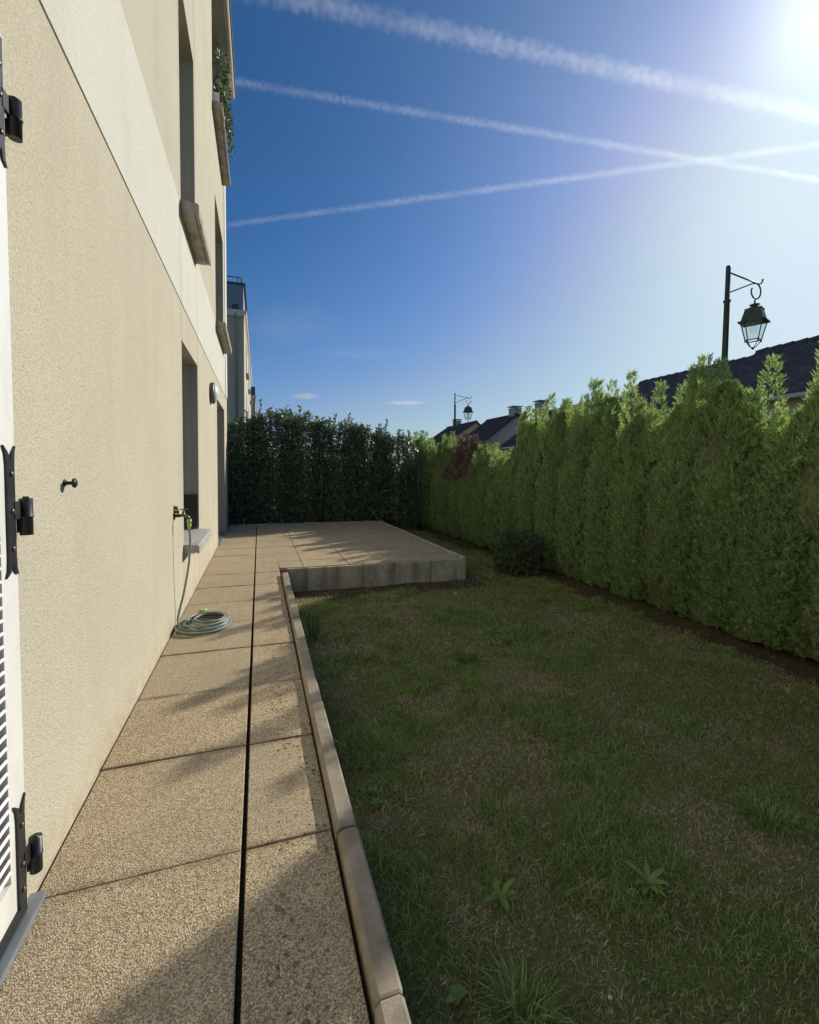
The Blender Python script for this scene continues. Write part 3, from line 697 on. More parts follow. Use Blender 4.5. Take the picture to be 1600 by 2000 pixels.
link_np('leaves', np_mesh('leaves', V - np.array(pl.location), Fq, [M['laurel']]), pl)
stemsb.build('stems', M['wood'], pl)

# ------------------------------------------------------------------ neighbouring buildings in the row
nb = empty('apartment_building', (-4.5, 30, 0), 'distant cream apartment building with shaded end wall, cornice and downpipe', 'building')
XN = -0.62
MB().box(-9, XN, 22, 40, -0.5, 8.12).build('wall', M['upper'], nb)
q = MB(); q.prism([(-9, 8.12), (XN + 0.02, 8.12), (XN + 0.03, 8.2), (XN + 0.12, 8.26), (XN + 0.13, 8.4), (-9, 8.4)], 'y', 21.88, 40.1); q.build('cornice', M['quoin'], nb)
MB().box(-9, XN - 0.02, 22.02, 39, 8.4, 9.55).build('attic_storey', M['zinc'], nb)
MB().box(-9, XN + 0.08, 21.95, 39.1, 9.55, 9.62).build('roof', M['dark_zinc'], nb)
q = MB()
for yy in (22.0,): q.tube([(-6, yy, 9.86), (XN - 0.1, yy, 9.86)], 0.025, 6)
q.tube([(XN - 0.1, 22.0, 9.86), (XN - 0.1, 30, 9.86)], 0.025, 6)
for xx in (XN - 0.1, XN - 0.25, -1.6, -3): q.tube([(xx, 22.0, 9.6), (xx, 22.0, 9.86)], 0.02, 6)
q.build('railing', M['dark_edge'], nb)
q = MB(); q.tube([(-0.97, 21.93, 8.3), (-0.97, 21.9, 8.1), (-0.95, 21.93, 7.9), (-0.95, 21.93, -0.4)], 0.05, 10); q.build('downpipe', M['zinc'], nb)
MB().box(-1.12, -0.82, 21.85, 22.0, 8.42, 8.62).build('hopper', M['dark_zinc'], nb)
for (y0, z0) in ((25, 3.6), (30, 3.6), (35, 3.6), (25, 6.2), (30, 6.2), (35, 6.2)):
    w_ = MB().box(XN - 0.01, XN + 0.012, y0, y0 + 1.1, z0, z0 + 1.6).build('window', M['lacquer'], nb)
    sub(MB().box(XN + 0.010, XN + 0.016, y0 + 0.08, y0 + 1.02, z0 + 0.08, z0 + 1.52), 'pane', M['pane'], w_)
    sub(MB().box(XN - 0.01, XN + 0.15, y0 - 0.08, y0 + 1.18, z0 - 0.12, z0 - 0.002), 'window_sill', M['sill_old'], w_)
nb2 = empty('apartment_building', (-4.5, 52, 0), 'farthest apartment building, a narrow shaded sliver above the leafy hedge', 'building')
MB().box(-9, -0.28, 46, 60, -0.5, 8.0).build('wall', M['upper'], nb2)
MB().box(-9, -0.20, 45.9, 60.1, 8.0, 8.25).build('cornice', M['quoin'], nb2)
MB().box(-9, -0.32, 46, 60, 8.25, 9.1).build('roof', M['dark_zinc'], nb2)
MB().tube([(-0.36, 45.93, 8.0), (-0.36, 45.93, -0.4)], 0.07, 8).build('downpipe', M['zinc'], nb2)

# ------------------------------------------------------------------ houses beyond the hedge
def tile_sheet(p_ridge, p_eave, y0, y1, tw, tl, th=0.018):
    """overlapping plain tiles on a slope from ridge line to eave line (points are (x,z)), rows along y"""
    a = Vector((p_ridge[0], 0, p_ridge[1])); b = Vector((p_eave[0], 0, p_eave[1])); d = b - a; Ln = d.length; d.normalize()
    nrm_ = Vector((-d.z, 0, d.x));
    if nrm_.z < 0: nrm_ = -nrm_
    rowsn = int(Ln / tl) + 1; cols = int((y1 - y0) / tw) + 1
    I, J = np.meshgrid(np.arange(rowsn), np.arange(cols), indexing='ij'); I = I.ravel(); J = J.ravel(); n = len(I)
    s0 = I * tl; s1 = np.minimum(s0 + tl * 1.12, Ln + 0.03); yy0 = y0 + (J + 0.5 * (I % 2)) * tw; yy0 = np.clip(yy0, y0, y1); yy1 = np.clip(yy0 + tw * 0.96, y0, y1)
    j1 = rng.uniform(0, 0.006, n); d_, n_, a_ = (np.array(v) for v in (d, nrm_, a))
    def pt(s, y, h): return a_ + s[:, None] * d_ + h[:, None] * n_ + np.stack([0 * y, y, 0 * y], 1)
    V = np.stack([pt(s0, yy0, j1), pt(s0, yy1, j1), pt(s1, yy1, j1 + th), pt(s1, yy0, j1 + th), pt(s1, yy0, j1 - 0.01), pt(s1, yy1, j1 - 0.01)], 1).reshape(-1, 3)
    b_ = np.arange(n) * 6
    return V, np.concatenate([np.stack([b_, b_ + 3, b_ + 2, b_ + 1], 1), np.stack([b_ + 3, b_ + 4, b_ + 5, b_ + 2], 1)])
def house(label, xr, zr, y0, y1, half, rise, wallm, chim=None, tile=(0.30, 0.30), tm='tile_far', ridge_parts=False):
    h = empty('house', (xr, (y0 + y1) / 2, GZ), label, 'house')
    ze = zr - rise
    q = MB(); i = 0.35
    q.prism([(xr - half + i, GZ - 0.2), (xr + half - i, GZ - 0.2), (xr + half - i, ze + rise * i / half - 0.12), (xr, zr - 0.16), (xr - half + i, ze + rise * i / half - 0.12)], 'y', y0 + 0.25, y1 - 0.25)
    q.build('wall', wallm, h)
    q = MB(); q.prism([(xr - half, ze - 0.10), (xr - half, ze), (xr, zr), (xr + half, ze), (xr + half, ze - 0.10), (xr, zr - 0.14)], 'y', y0, y1)
    rf = q.build('roof', M[tm], h)
    for sgn in (-1, 1):
        V, Fq = tile_sheet((xr, zr + 0.005), (xr + sgn * half, ze + 0.005), y0, y1, *tile)
        o = link_np('roof_tiles', np_mesh('roof_tiles', V - np.array(ORG[rf.name]), Fq, [M[tm]]), rf); o['kind'] = 'stuff'
    y = y0
    while y < y1 - 0.05:
        yb = min(y + 0.40, y1); r0, r1 = 0.115, 0.10
        t = MB(); vs = []; k = 7
        for yy, rr in ((y, r0 + 0.022), (yb, r1)):
            for a in range(k + 1): an = math.pi * a / k; vs.append((xr + rr * math.cos(an), yy, zr - 0.03 + rr * math.sin(an) * 0.9))
        t.add(vs, [(a, a + 1, a + k + 2, a + k + 1) for a in range(k)] + [tuple(range(k + 1))])
        if ridge_parts: sub(t, 'ridge_tile', M[tm], rf)
        else:
            if y == y0: allr = MB()
            allr.add(t.v, t.f)
        y = yb
    if not ridge_parts: o = sub(allr, 'ridge_tiles', M[tm], rf); o['kind'] = 'stuff'
    q = MB(); q.tube([(xr - half - 0.06, y0, ze - 0.06), (xr - half - 0.06, y1, ze - 0.06)], 0.065, 8); q.build('gutter', M['gutter'], h)
    if chim:
        cx_, cy_, cz_, cw = chim
        c = MB(); c.box(cx_ - cw, cx_ + cw, cy_ - cw, cy_ + cw, zr - 1.0, cz_ - 0.22); c.box(cx_ - cw * 1.15, cx_ + cw * 1.15, cy_ - cw * 1.15, cy_ + cw * 1.15, cz_ - 0.22, cz_ - 0.16)
        ch = c.build('chimney', M['chimney'], h)
        c = MB()
        for sx in (-1, 1):
            for sy in (-1, 1): c.box(cx_ + sx * cw * .8 - .04, cx_ + sx * cw * .8 + .04, cy_ + sy * cw * .8 - .04, cy_ + sy * cw * .8 + .04, cz_ - 0.16, cz_ - 0.02)
        c.box(cx_ - cw * 1.3, cx_ + cw * 1.3, cy_ - cw * 1.3, cy_ + cw * 1.3, cz_ - 0.02, cz_ + 0.04)
        sub(c, 'chimney_cap', M['chimney'], ch)
    return h
house('smallest distant house with brown roof and orange lit gable, next to the farther lantern', 22.6, 6.68, 44.4, 52.5, 4.0, 2.7, M['plaster_pink'], (22.6, 49.6, 7.35, 0.38))
house('distant house with pale gable and dark roof, between the farther lantern and tall green conifers', 22.6, 6.52, 36.0, 42.2, 4.2, 3.1, M['plaster_far'], (22.75, 36.9, 7.25, 0.42))
house('small house with low dark roof tucked in front of the pale gable', 22.9, 5.15, 31.0, 34.6, 3.4, 2.3, M['plaster_far'])
house('house with dark roof and chimney peeking over the middle of the conifers', 22.6, 6.22, 27.6, 32.3, 4.2, 3.1, M['plaster_far'], (22.2, 32.0, 7.05, 0.38))
big = house('large house with long dark tiled roof rising behind the nearer lantern, farther half', 17.1, 5.50, 11.6, 16.85, 3.1, 2.10, M['plaster_far'], None, (0.19, 0.13), 'tile', True)
big2 = house('large house with long dark tiled roof at the right edge, nearer and higher half', 17.1, 5.66, 2.0, 11.58, 3.25, 2.2, M['plaster_far'], None, (0.19, 0.13), 'tile', True)

# ------------------------------------------------------------------ street lanterns
def lantern_post(x, y, ztop, label, zl):
    o = empty('street_lamp', (x, y, GZ - 0.1), label, 'street lamp', 'street lanterns along the lane')
    q = MB(); q.tube([(x, y, GZ - 0.1), (x, y, GZ + 0.5), (x, y, GZ + 0.52), (x, y, zl - 0.06), (x, y, zl - 0.055), (x, y, zl - 0.03), (x, y, zl - 0.025), (x, y, ztop - 0.01), (x, y, ztop)], [0.06, 0.06, 0.05, 0.034, 0.046, 0.046, 0.031, 0.029, 0.022], 10)
    q.build('pole', M['lamp_green'], o)
    ax = Vector((0.999, 0.03, 0)).normalized(); ar = Vector((0.93, 0.36, 0)).normalized()
    def P(u, z): return Vector((x, y, 0)) + ax * u * 1.2 + Vector((0, 0, z))
    a = MB()
    a.tube([P(0.03, ztop - 0.09), P(0.42, ztop - 0.14), P(0.53, ztop - 0.155), P(0.57, ztop - 0.14), P(0.592, ztop - 0.105), P(0.60, ztop - 0.075)], [0.010] * 5 + [0.014], 6)
    a.tube([P(0.03, ztop - 0.36), P(0.25, ztop - 0.25), P(0.44, ztop - 0.158)], 0.010, 6)
    hook = [P(0.44, ztop - 0.158)]
    for k in range(0, 15):
        an = R(75 - k * 20); rr = 0.098 if k < 8 else 0.098 - 0.005 * (k - 7)
        hook.append(P(0.475 + rr * math.cos(an), ztop - 0.26 + rr * math.sin(an) * 1.15))
    a.tube(hook, [0.011] * len(hook), 6); a.build('bracket', M['lamp_green'], o)
    L = MB(); c = P(0.475, 0); lz = ztop - 0.385
    L.tube([(c.x, c.y, lz), (c.x, c.y, lz - 0.06)], 0.012, 6)
    L.lathe((c.x, c.y, lz - 0.05), [(0, 0.02), (-0.015, 0.062), (-0.022, 0.064), (-0.03, 0.03), (-0.05, 0.035)], n=12)
    L.build('finial', M['lamp_green'], o)
    def ring(hw, z): return [(c.x + .74 * hw * (sx * ar.x - sy * ar.y), c.y + .74 * hw * (sx * ar.y + sy * ar.x), z) for sx, sy in ((-1, -1), (1, -1), (1, 1), (-1, 1))]
    def frus(mb, levels):
        vs = []; fs = []
        for hw, z in levels: vs += ring(hw, z)
        for k in range(len(levels) - 1):
            for j in range(4): fs.append((k * 4 + j, k * 4 + (j + 1) % 4, k * 4 + 4 + (j + 1) % 4, k * 4 + 4 + j))
        fs.append((0, 3, 2, 1)); mb.add(vs, fs); return mb
    t = lz - 0.10
    frus(MB(), [(0.035, t + 0.012), (0.12, t - 0.035), (0.135, t - 0.03), (0.128, t - 0.05), (0.175, t - 0.20), (0.215, t - 0.205), (0.215, t - 0.222), (0.17, t - 0.222), (0.11, t - 0.06), (0.02, t - 0.03)]).build('roof', M['lamp_green'], o)
    top, bot = t - 0.215, t - 0.47
    f = MB(); A = ring(0.172, top); B = ring(0.105, bot)
    for i in range(4): f.tube([A[i], B[i], (B[i][0], B[i][1], B[i][2] - 0.03)], 0.008, 5)
    for i in range(4): f.tube([B[i], B[(i + 1) % 4]], 0.008, 5); f.tube([A[i], A[(i + 1) % 4]], 0.008, 5)
    for i in range(4):
        f.tube([B[i], ((B[i][0] * .7 + c.x * .3), (B[i][1] * .7 + c.y * .3), bot - 0.045), ((B[i][0] * .35 + c.x * .65), (B[i][1] * .35 + c.y * .65), bot - 0.095), (c.x, c.y, bot - 0.105)], 0.006, 5)
    f.lathe((c.x, c.y, bot - 0.10), [(0, 0.012), (-0.02, 0.02), (-0.035, 0.003)], n=8)
    f.build('frame', M['lamp_green'], o)
    for i in range(4):
        g_ = MB(); a0, a1, b0, b1 = [Vector(v) for v in (A[i], A[(i + 1) % 4], B[i], B[(i + 1) % 4])]
        nn = (a1 - a0).cross(b0 - a0).normalized() * 0.0015
        vs = [v + s_ * nn for s_ in (-1, 1) for v in (a0, a1, b1, b0)]
        g_.add(vs, [(0, 1, 2, 3), (7, 6, 5, 4), (0, 4, 5, 1), (1, 5, 6, 2), (2, 6, 7, 3), (3, 7, 4, 0)]); g_.build('glass_pane', M['lantern_glass'], o)
    MB().lathe((c.x, c.y, top), [(0, 0.03), (-0.05, 0.03), (-0.06, 0.045), (-0.13, 0.05), (-0.16, 0.02)], n=10).build('bulb', M['lantern_glass'], o)
    return o
M['lamp_green'] = plain('dark_green_paint', (0.05, 0.078, 0.078), 0.45, 0.4, 0, 0.2, 15, 0.1)
lantern_post(6.16, 4.60, 4.14, 'nearer street lamp, big dark lantern on bracket above the right conifers', 3.70)
lantern_post(7.20, 16.0, 4.26, 'farther street lamp, small lantern on bracket left of the houses', 3.82)

# ------------------------------------------------------------------ conifer hedge
def conifer_mesh(seed, n=8600, brown_top=False, H=2.7):
    r = np.random.default_rng(seed); rnd = random.Random(seed)
    # shell points
    t = r.uniform(0, 1, n) ** 0.95; th = r.uniform(0, 2 * np.pi, n)
    nl = 11; lead = [(rnd.uniform(-.26, .26), rnd.uniform(-.38, .38), rnd.uniform(0.76, 1.04)) for _ in range(nl)]; lead[0] = (rnd.uniform(-.05, .05), rnd.uniform(-.08, .08), 1.0)
    def prof(t): 
        a = np.where(t < 0.10, 0.80 + 2.0 * t, 1.0); a = np.where(t > 0.58, np.maximum(0.04, 1 - ((t - 0.58) / 0.41) ** 1.12 * 0.95), a)
        return a
    lump = 0.085 * (vnoise(np.stack([np.cos(th) * 2.2 + seed, np.sin(th) * 2.2, t * 6], 1), 1.6, seed) - 0.5) * 2
    lump += 0.075 * (vnoise(np.stack([np.cos(th) * 5 + seed, np.sin(th) * 5, t * 14], 1), 1.6, seed + 3) - 0.5) * 2
    depth = r.uniform(0, 1, n) ** 1.6 * 0.22
    rr = prof(t) * (1 + lump) * (1 - depth)
    ct, st_ = np.cos(th), np.sin(th)
    ex = np.sign(ct) * np.abs(ct) ** 0.36; ey = np.sign(st_) * np.abs(st_) ** 0.6
    P = np.stack([ex * 0.48 * rr, ey * 0.46 * rr, t * H * 0.93 + 0.03], 1)
    out = norm(np.stack([ct, st_, np.zeros(n)], 1))
    D = norm(out * r.uniform(0.25, 0.9, (n, 1)) + np.array([0, 0, 1.0]) * r.uniform(0.8, 1.7, (n, 1)) + r.normal(scale=0.22, size=(n, 3)))
    # leaders
    LP, LD = [], []
    for lx, ly, lh in lead:
        m_ = 270; s = r.uniform(0, 1, m_); zz = H * (lh * 1.0 - 0.36 + s * 0.40); w = 0.11 * (1 - s) ** 0.75 + 0.010
        a = r.uniform(0, 2 * np.pi, m_); bend = 0.04 * np.sin(s * 3 + seed)
        LP.append(np.stack([lx + np.cos(a) * w + bend, ly + np.sin(a) * w, zz], 1)); LD.append(norm(np.stack([np.cos(a) * .55, np.sin(a) * .55, np.full(m_, 1.0)], 1) + r.normal(scale=0.2, size=(m_, 3))))
    P = np.concatenate([P] + LP); D = np.concatenate([D] + LD); N_ = len(P)
    side = norm(np.cross(D, rnd_dirs(N_, r)))
    Vs, Fs, Z = [], [], []
    for k, (an, ln) in enumerate(((0, 1.0), (0.42, 0.8), (-0.42, 0.8), (0.85, 0.62), (-0.85, 0.62), (0.25, 0.62), (-0.2, 0.7))):
        an_ = an + r.normal(scale=0.12, size=N_); d = D * np.cos(an_)[:, None] + side * np.sin(an_)[:, None]
        base = P + D * (0.012 * abs(k - 3))
        L = ln * r.uniform(0.036, 0.070, N_); Wd = r.uniform(0.0065, 0.0105, N_)
        nrm2 = norm(np.cross(d, side) + 0.3 * rnd_dirs(N_, r)); B = norm(np.cross(d, nrm2))
        tip = base + d * L[:, None] + np.array([0, 0, 0.006]); mid = base + d * (L * 0.55)[:, None]
        V = np.stack([base, mid + B * Wd[:, None] * 0.5, tip, mid - B * Wd[:, None] * 0.5], 1).reshape(-1, 3)
        b = np.arange(N_) * 4 + sum(len(v) for v in Vs)
        Vs.append(V); Fs.append(np.stack([b, b + 1, b + 2, b + 3], 1)); Z.append(base[:, 2] / H + 0.12 * (vnoise(base, 5, seed) - 0.5))
    # inner twig mass
    K, Lv = 18, 14; core = []
    for i in range(Lv):
        tt = i / (Lv - 1) * 0.93; a = float(prof(np.array([tt]))[0]) * 0.74
        for j in range(K):
            q_ = 2 * math.pi * j / K; w = a * (1 + 0.12 * rnd.uniform(-1, 1)); core.append((0.50 * w * math.cos(q_), 0.43 * w * math.sin(q_), tt * H * 0.93 + 0.02 + rnd.uniform(-.03, .03)))
    o_ = sum(len(v) for v in Vs); cf = [(o_ + i * K + j, o_ + i * K + (j + 1) % K, o_ + (i + 1) * K + (j + 1) % K, o_ + (i + 1) * K + j) for i in range(Lv - 1) for j in range(K)]
    V = np.concatenate(Vs + [np.array(core)]); Fq = np.concatenate(Fs + [np.array(cf)])
    mi = np.zeros(len(Fq), int); mi[-len(cf):] = 1
    if brown_top: mi[:len(np.concatenate(Z))][np.concatenate(Z) > 0.60] = 2
    return np_mesh('conifer_foliage', V, Fq, [M['conifer'], M['core'], M['conifer_brown']], mi)
variants = [conifer_mesh(s) for s in (1, 2, 3, 4, 5, 6)]
brownv = conifer_mesh(9, brown_top=True)
tb = MB().tube([(0, 0, -0.1), (0.01, 0.01, 0.5), (0, 0, 1.4), (0, 0.01, 2.3)], [0.045, 0.038, 0.025, 0.008], 8)
for a in range(7):
    q_ = a * 0.9; tb.tube([(0, 0, 0.15 + a * 0.25), (0.2 * math.cos(q_), 0.2 * math.sin(q_), 0.25 + a * 0.25), (0.36 * math.cos(q_), 0.32 * math.sin(q_), 0.42 + a * 0.25)], [0.012, 0.009, 0.004], 5)
trunk_o = tb.build('trunk', M['wood'], link=False); trunk_me = trunk_o.data
tops = [(12.25, 2.42, 0), (11.65, 2.20, 1), (11.0, 2.25, 0), (10.4, 2.12, 0), (9.8, 2.20, 2), (9.15, 2.12, 2), (8.5, 1.85, 0), (7.95, 1.70, 0), (7.4, 1.95, 0), (6.85, 2.42, 0), (6.2, 2.50, 0), (5.65, 2.36, 0), (5.1, 2.60, 0), (4.55, 2.28, 0), (3.95, 2.34, 0), (3.45, 2.52, 0), (2.95, 1.80, 0), (2.4, 2.55, 0), (1.8, 2.8, 0), (1.2, 2.8, 0)]
clab = {1: 'narrow dark conifer, second from the leafy shrubs', 2: 'conifer just left of the farther street lamp', 6: 'conifer between the brown tops and the dip in the hedge', 8: 'conifer just right of the dip in the hedge, before the tall green one',
        11: 'conifer with chimney showing above it, between two tall tips', 13: 'conifer left of the long tiled roof with loose feathery top', 0: 'conifer at the far left end of the hedge, beside the leafy shrubs', 3: 'dark green conifer in front of the farther street lamp',
        4: 'conifer with dead purplish brown top right of the farther street lamp', 5: 'second brown topped conifer, below the pale gabled house', 7: 'lowest conifer of the hedge, in front of the low dark roof',
        9: 'bright green broad conifer right of the pale gabled house', 10: 'conifer with thin spike left of the tallest tip in mid hedge', 12: 'conifer with the tallest pointed tip in mid hedge',
        14: 'conifer under the left end of the long tiled roof', 15: 'conifer right under the nearer street lamp', 16: 'short conifer under the dark gap right of the nearer street lamp', 17: 'tall conifer at the right edge of the picture'}
for i, (y, top, kind) in enumerate(tops):
    o = empty('hedge_conifer', ((4.68 if i > 1 else 4.36 + 0.18 * i) + random.uniform(-.02, .02), y, GZ), clab.get(i, 'green conifer grown together with its neighbours in the tall hedge'), 'conifer', 'conifers forming the right hand hedge')
    o.rotation_euler = (0, 0, random.choice((0, math.pi)) + random.uniform(-.15, .15))
    f = bpy.data.objects.new('foliage', brownv if kind == 2 else variants[(i * 5 + 2) % 6]); COL.objects.link(f); f.parent = o
    if kind == 2: f['label'] = 'green foliage with dead brown top'
    f.scale = (random.uniform(0.99, 1.04), random.uniform(1.12, 1.30), (top - GZ) / 2.88)
    t_ = bpy.data.objects.new('trunk', trunk_me); COL.objects.link(t_); t_.parent = o; t_.scale = (1, 1, (top - GZ) / 2.84)
bpy.data.objects.remove(trunk_o)

# ------------------------------------------------------------------ leafy hedge across the end of the terrace
def leafy_shrub(x, y, top, seed, w=0.60, d=0.40, nleaf=5200, leaf=(0.045, 0.075), mat='laurel', name='hedge_shrub', label='', group=None, cat='shrub', shoots=9, base=GZ, low=0.0):
    r = np.random.default_rng(seed); rnd = random.Random(seed); H = top - base
    o = empty(name, (x, y, base), label, cat, group)
    st = MB(); Lp, Ld = [], []
    for s in range(26):
        a = rnd.uniform(0, 6.28); rr = rnd.uniform(0.2, 1.0); ex, ey = w * rr * math.cos(a), d * rr * math.sin(a)
        h = H * rnd.uniform(0.70, 0.90)
        pts = [Vector((ex * .35, ey * .35, -0.05)), Vector((ex * .6, ey * .6, h * .3)), Vector((ex * .9 + rnd.uniform(-.06, .06), ey * .9, h * .65)), Vector((ex + rnd.uniform(-.08, .08), ey + rnd.uniform(-.05, .05), h))]
        c = bez(pts, 4); k = len(c); st.tube(c, [0.008 * (1 - i / k) + 0.002 for i in range(k)], 5)
    for s in range(shoots):
        ex = rnd.uniform(-w, w); ey = rnd.uniform(-d, d) * .7; h0 = H * rnd.uniform(0.60, 0.72); h1 = H * rnd.uniform(0.86, 0.97)
        if s == 0: h1 = H
        c = bez([Vector((ex, ey, h0)), Vector((ex + rnd.uniform(-.05, .05), ey, (h0 + h1) / 2)), Vector((ex + rnd.uniform(-.08, .08), ey, h1))], 6)
        st.tube(c, [0.005] * len(c), 4)
        for p in c:
            for _ in range(7): Lp.append((p.x + rnd.uniform(-.015, .015), p.y + rnd.uniform(-.015, .015), p.z + rnd.uniform(-.03, .03))); Ld.append((rnd.uniform(-1, 1), rnd.uniform(-1, 1), 0.9))
    n = nleaf; th = r.uniform(0, 2 * np.pi, n); t = r.uniform(low, 1, n) ** 1.0
    rad = np.sqrt(r.uniform(0.05, 1, n)) * np.where(t > 0.86, 1 - (t - 0.86) * 2.2, 1.0)
    hh = H * 0.90 * (0.92 + 0.16 * vnoise(np.stack([np.cos(th) * 3 + seed, np.sin(th) * 3], 1), 1.3, seed))
    P = np.stack([w * 1.08 * rad * np.cos(th), d * rad * np.sin(th), 0.03 + t * hh], 1)
    keep = (vnoise(P + seed * 3.1, 6.0, seed) < np.where(t > 0.70, 0.60, 0.95)); P = P[keep]
    D = norm(rnd_dirs(len(P), r) + np.stack([P[:, 0] * .8, P[:, 1] * 1.2, np.full(len(P), 0.35)], 1))
    P = np.concatenate([P, np.array(Lp).reshape(-1, 3)]); D = np.concatenate([D, norm(np.array(Ld).reshape(-1, 3))])
    N_ = len(P); V, Fq = leaf_quads(P, D, norm(rnd_dirs(N_, r) + np.array([0, 0, 0.8])), r.uniform(leaf[0], leaf[1], N_), r.uniform(leaf[0], leaf[1], N_) * 0.45)
    link_np('leaves', np_mesh('leaves', V, Fq, [M[mat]]), o)
    sm = st.build('stems', M['wood'], o, origin=(0, 0, 0))
    return o
lab = ['leafy evergreen shrub against the house corner', 'leafy evergreen shrub with the highest shoots of the back hedge', 'leafy evergreen shrub just left of the green fence post', 'leafy evergreen shrub just right of the green fence post',
       'leafy evergreen shrub behind the terrace corner', 'sparse leafy shrub behind the slanting brace, meeting the conifers']
sx = [-0.45, 0.36, 1.12, 1.88, 2.62, 3.36]; sz = [2.62, 2.86, 2.74, 2.62, 2.52, 2.40]
for i in range(6):
    leafy_shrub(sx[i], 11.18, sz[i], 40 + i, label=lab[i], group='evergreen shrubs of the back hedge', nleaf=19000 if i < 5 else 11000, low=0.03, leaf=(0.06, 0.10))
leafy_shrub(3.78, 5.95, 0.36, 77, w=0.36, d=0.35, nleaf=7000, leaf=(0.035, 0.055), mat='shrub_dark', name='round_shrub', label='low round dark shrub in front of the conifer hedge', shoots=3)

# green wire fence in front of the back hedge
fe = empty('wire_fence', (1.7, 10.80, GZ), 'thin green wire mesh fence with posts and slanting brace before the back hedge', 'fence')
for xx, zt in ((-0.55, 1.3), (1.42, 1.3), (3.88, 1.35)):
    MB().tube([(xx, 10.80, GZ - 0.1), (xx, 10.80, zt), (xx, 10.80, zt + 0.02)], [0.022, 0.022, 0.012], 8).build('post', M['green_metal'], fe)
MB().tube([(3.25, 10.76, -0.16), (3.86, 10.80, 0.62)], 0.018, 8).build('brace', M['green_metal'], fe)
q = MB()
for k in range(0, 16): q.tube([(-0.6, 10.80, -0.2 + k * 0.1), (3.9, 10.80, -0.2 + k * 0.1)], 0.0014, 3, cap=False)
for k in range(46): q.tube([(-0.6 + k * 0.1, 10.802, -0.2), (-0.6 + k * 0.1, 10.802, 1.3)], 0.0014, 3, cap=False)
o = q.build('wire_mesh', M['green_metal'], fe); o['kind'] = 'stuff'

# ------------------------------------------------------------------ grass
def blades(P, hgt, wid, lean, r, mi):
    n = len(P); a = r.uniform(0, 2 * np.pi, n); d = np.stack([np.cos(a), np.sin(a), np.zeros(n)], 1)
    b = r.uniform(0, 2 * np.pi, n); s = np.stack([np.cos(b), np.sin(b), np.zeros(n)], 1)
    up_ = np.array([0, 0, 1.0]); le = lean[:, None]; hh = hgt[:, None]; w = wid[:, None]
    m1 = P + up_ * hh * 0.55 * (1 - 0.3 * le) + d * hh * 0.30 * le; tip = P + up_ * hh * (1 - 0.55 * le) + d * hh * 0.95 * le
    V = np.stack([P - s * w / 2, P + s * w / 2, m1 + s * w * 0.42, m1 - s * w * 0.42, tip + s * w * 0.06, tip - s * w * 0.06], 1).reshape(-1, 3)
    k = np.arange(n) * 6
    Fq = np.stack([np.stack([k, k + 1, k + 2, k + 3], 1), np.stack([k + 3, k + 2, k + 4, k + 5], 1)], 1).reshape(-1, 4)
    return V, Fq, np.repeat(mi, 2)
Vg, Fg, Mg = [], [], []; off = 0
for (x0, x1, y0, y1, dens, ws) in ((0.34, 4.4, 0.5, 1.9, 19000, 1.0), (0.34, 4.4, 1.9, 3.2, 14000, 1.3), (0.34, 4.4, 3.2, 5.87, 9000, 1.9), (2.87, 4.4, 5.87, 12.0, 5000, 2.6), (0.34, 4.4, -1.5, 0.5, 3500, 1.3)):
    n = int((x1 - x0) * (y1 - y0) * dens); X = rng.uniform(x0, x1, n); Y = rng.uniform(y0, y1, n); P2 = np.stack([X, Y], 1)
    cl = vnoise(P2, 3.2, 21) * 0.6 + vnoise(P2, 9.0, 22) * 0.4           # tussocks
    dry = vnoise(P2, 2.1, 31) * 0.55 + vnoise(P2, 7.5, 32) * 0.45
    bare = np.clip((0.66 - X) / 0.30, 0, 1) * 0.6 + np.clip((X - 3.92 + 0.20 * vnoise(P2, 3, 8)) / 0.22, 0, 1) + np.clip((Y - 5.42 + 0.35 * vnoise(P2, 2.2, 9)) / 0.15, 0, 1) * (X < 3.1) * 0.96
    keep = (rng.uniform(0, 1, n) > bare) & (rng.uniform(0, 1, n) < 0.72 + 1.3 * np.clip(cl - 0.35, 0, 1))
    X, Y, cl, dry = X[keep], Y[keep], cl[keep], dry[keep]; n = len(X)
    isdry = rng.uniform(0, 1, n) < np.clip((dry - 0.46) * 3.8 - (cl - 0.5) * 1.8, 0.07, 0.85)
    h = rng.uniform(0.014, 0.036, n) * (1 + 6.0 * np.clip(cl - 0.50, 0, 1)); h = np.where(isdry, h * 0.9, h)
    lean = np.where(isdry, rng.uniform(0.6, 1.35, n), rng.uniform(0.2, 1.1, n))
    w = rng.uniform(0.0020, 0.0042, n) * ws * np.where(isdry, 0.85, 1.0)
    P = np.stack([X, Y, lawn_h(X, Y) - 0.002], 1); v, f_, mm = blades(P, h * (1 + 0.12 * (ws - 1)), w, lean, rng, np.where(isdry, 1, 0))
    Vg.append(v); Fg.append(f_ + off); Mg.append(mm); off += len(v)
gr = link_np('lawn_grass', np_mesh('lawn_grass', np.concatenate(Vg), np.concatenate(Fg), [M['grass'], M['straw']], np.concatenate(Mg)))
tag(gr, 'short patchy grass, green and straw coloured, growing on the lawn', 'grass', None, 'stuff')

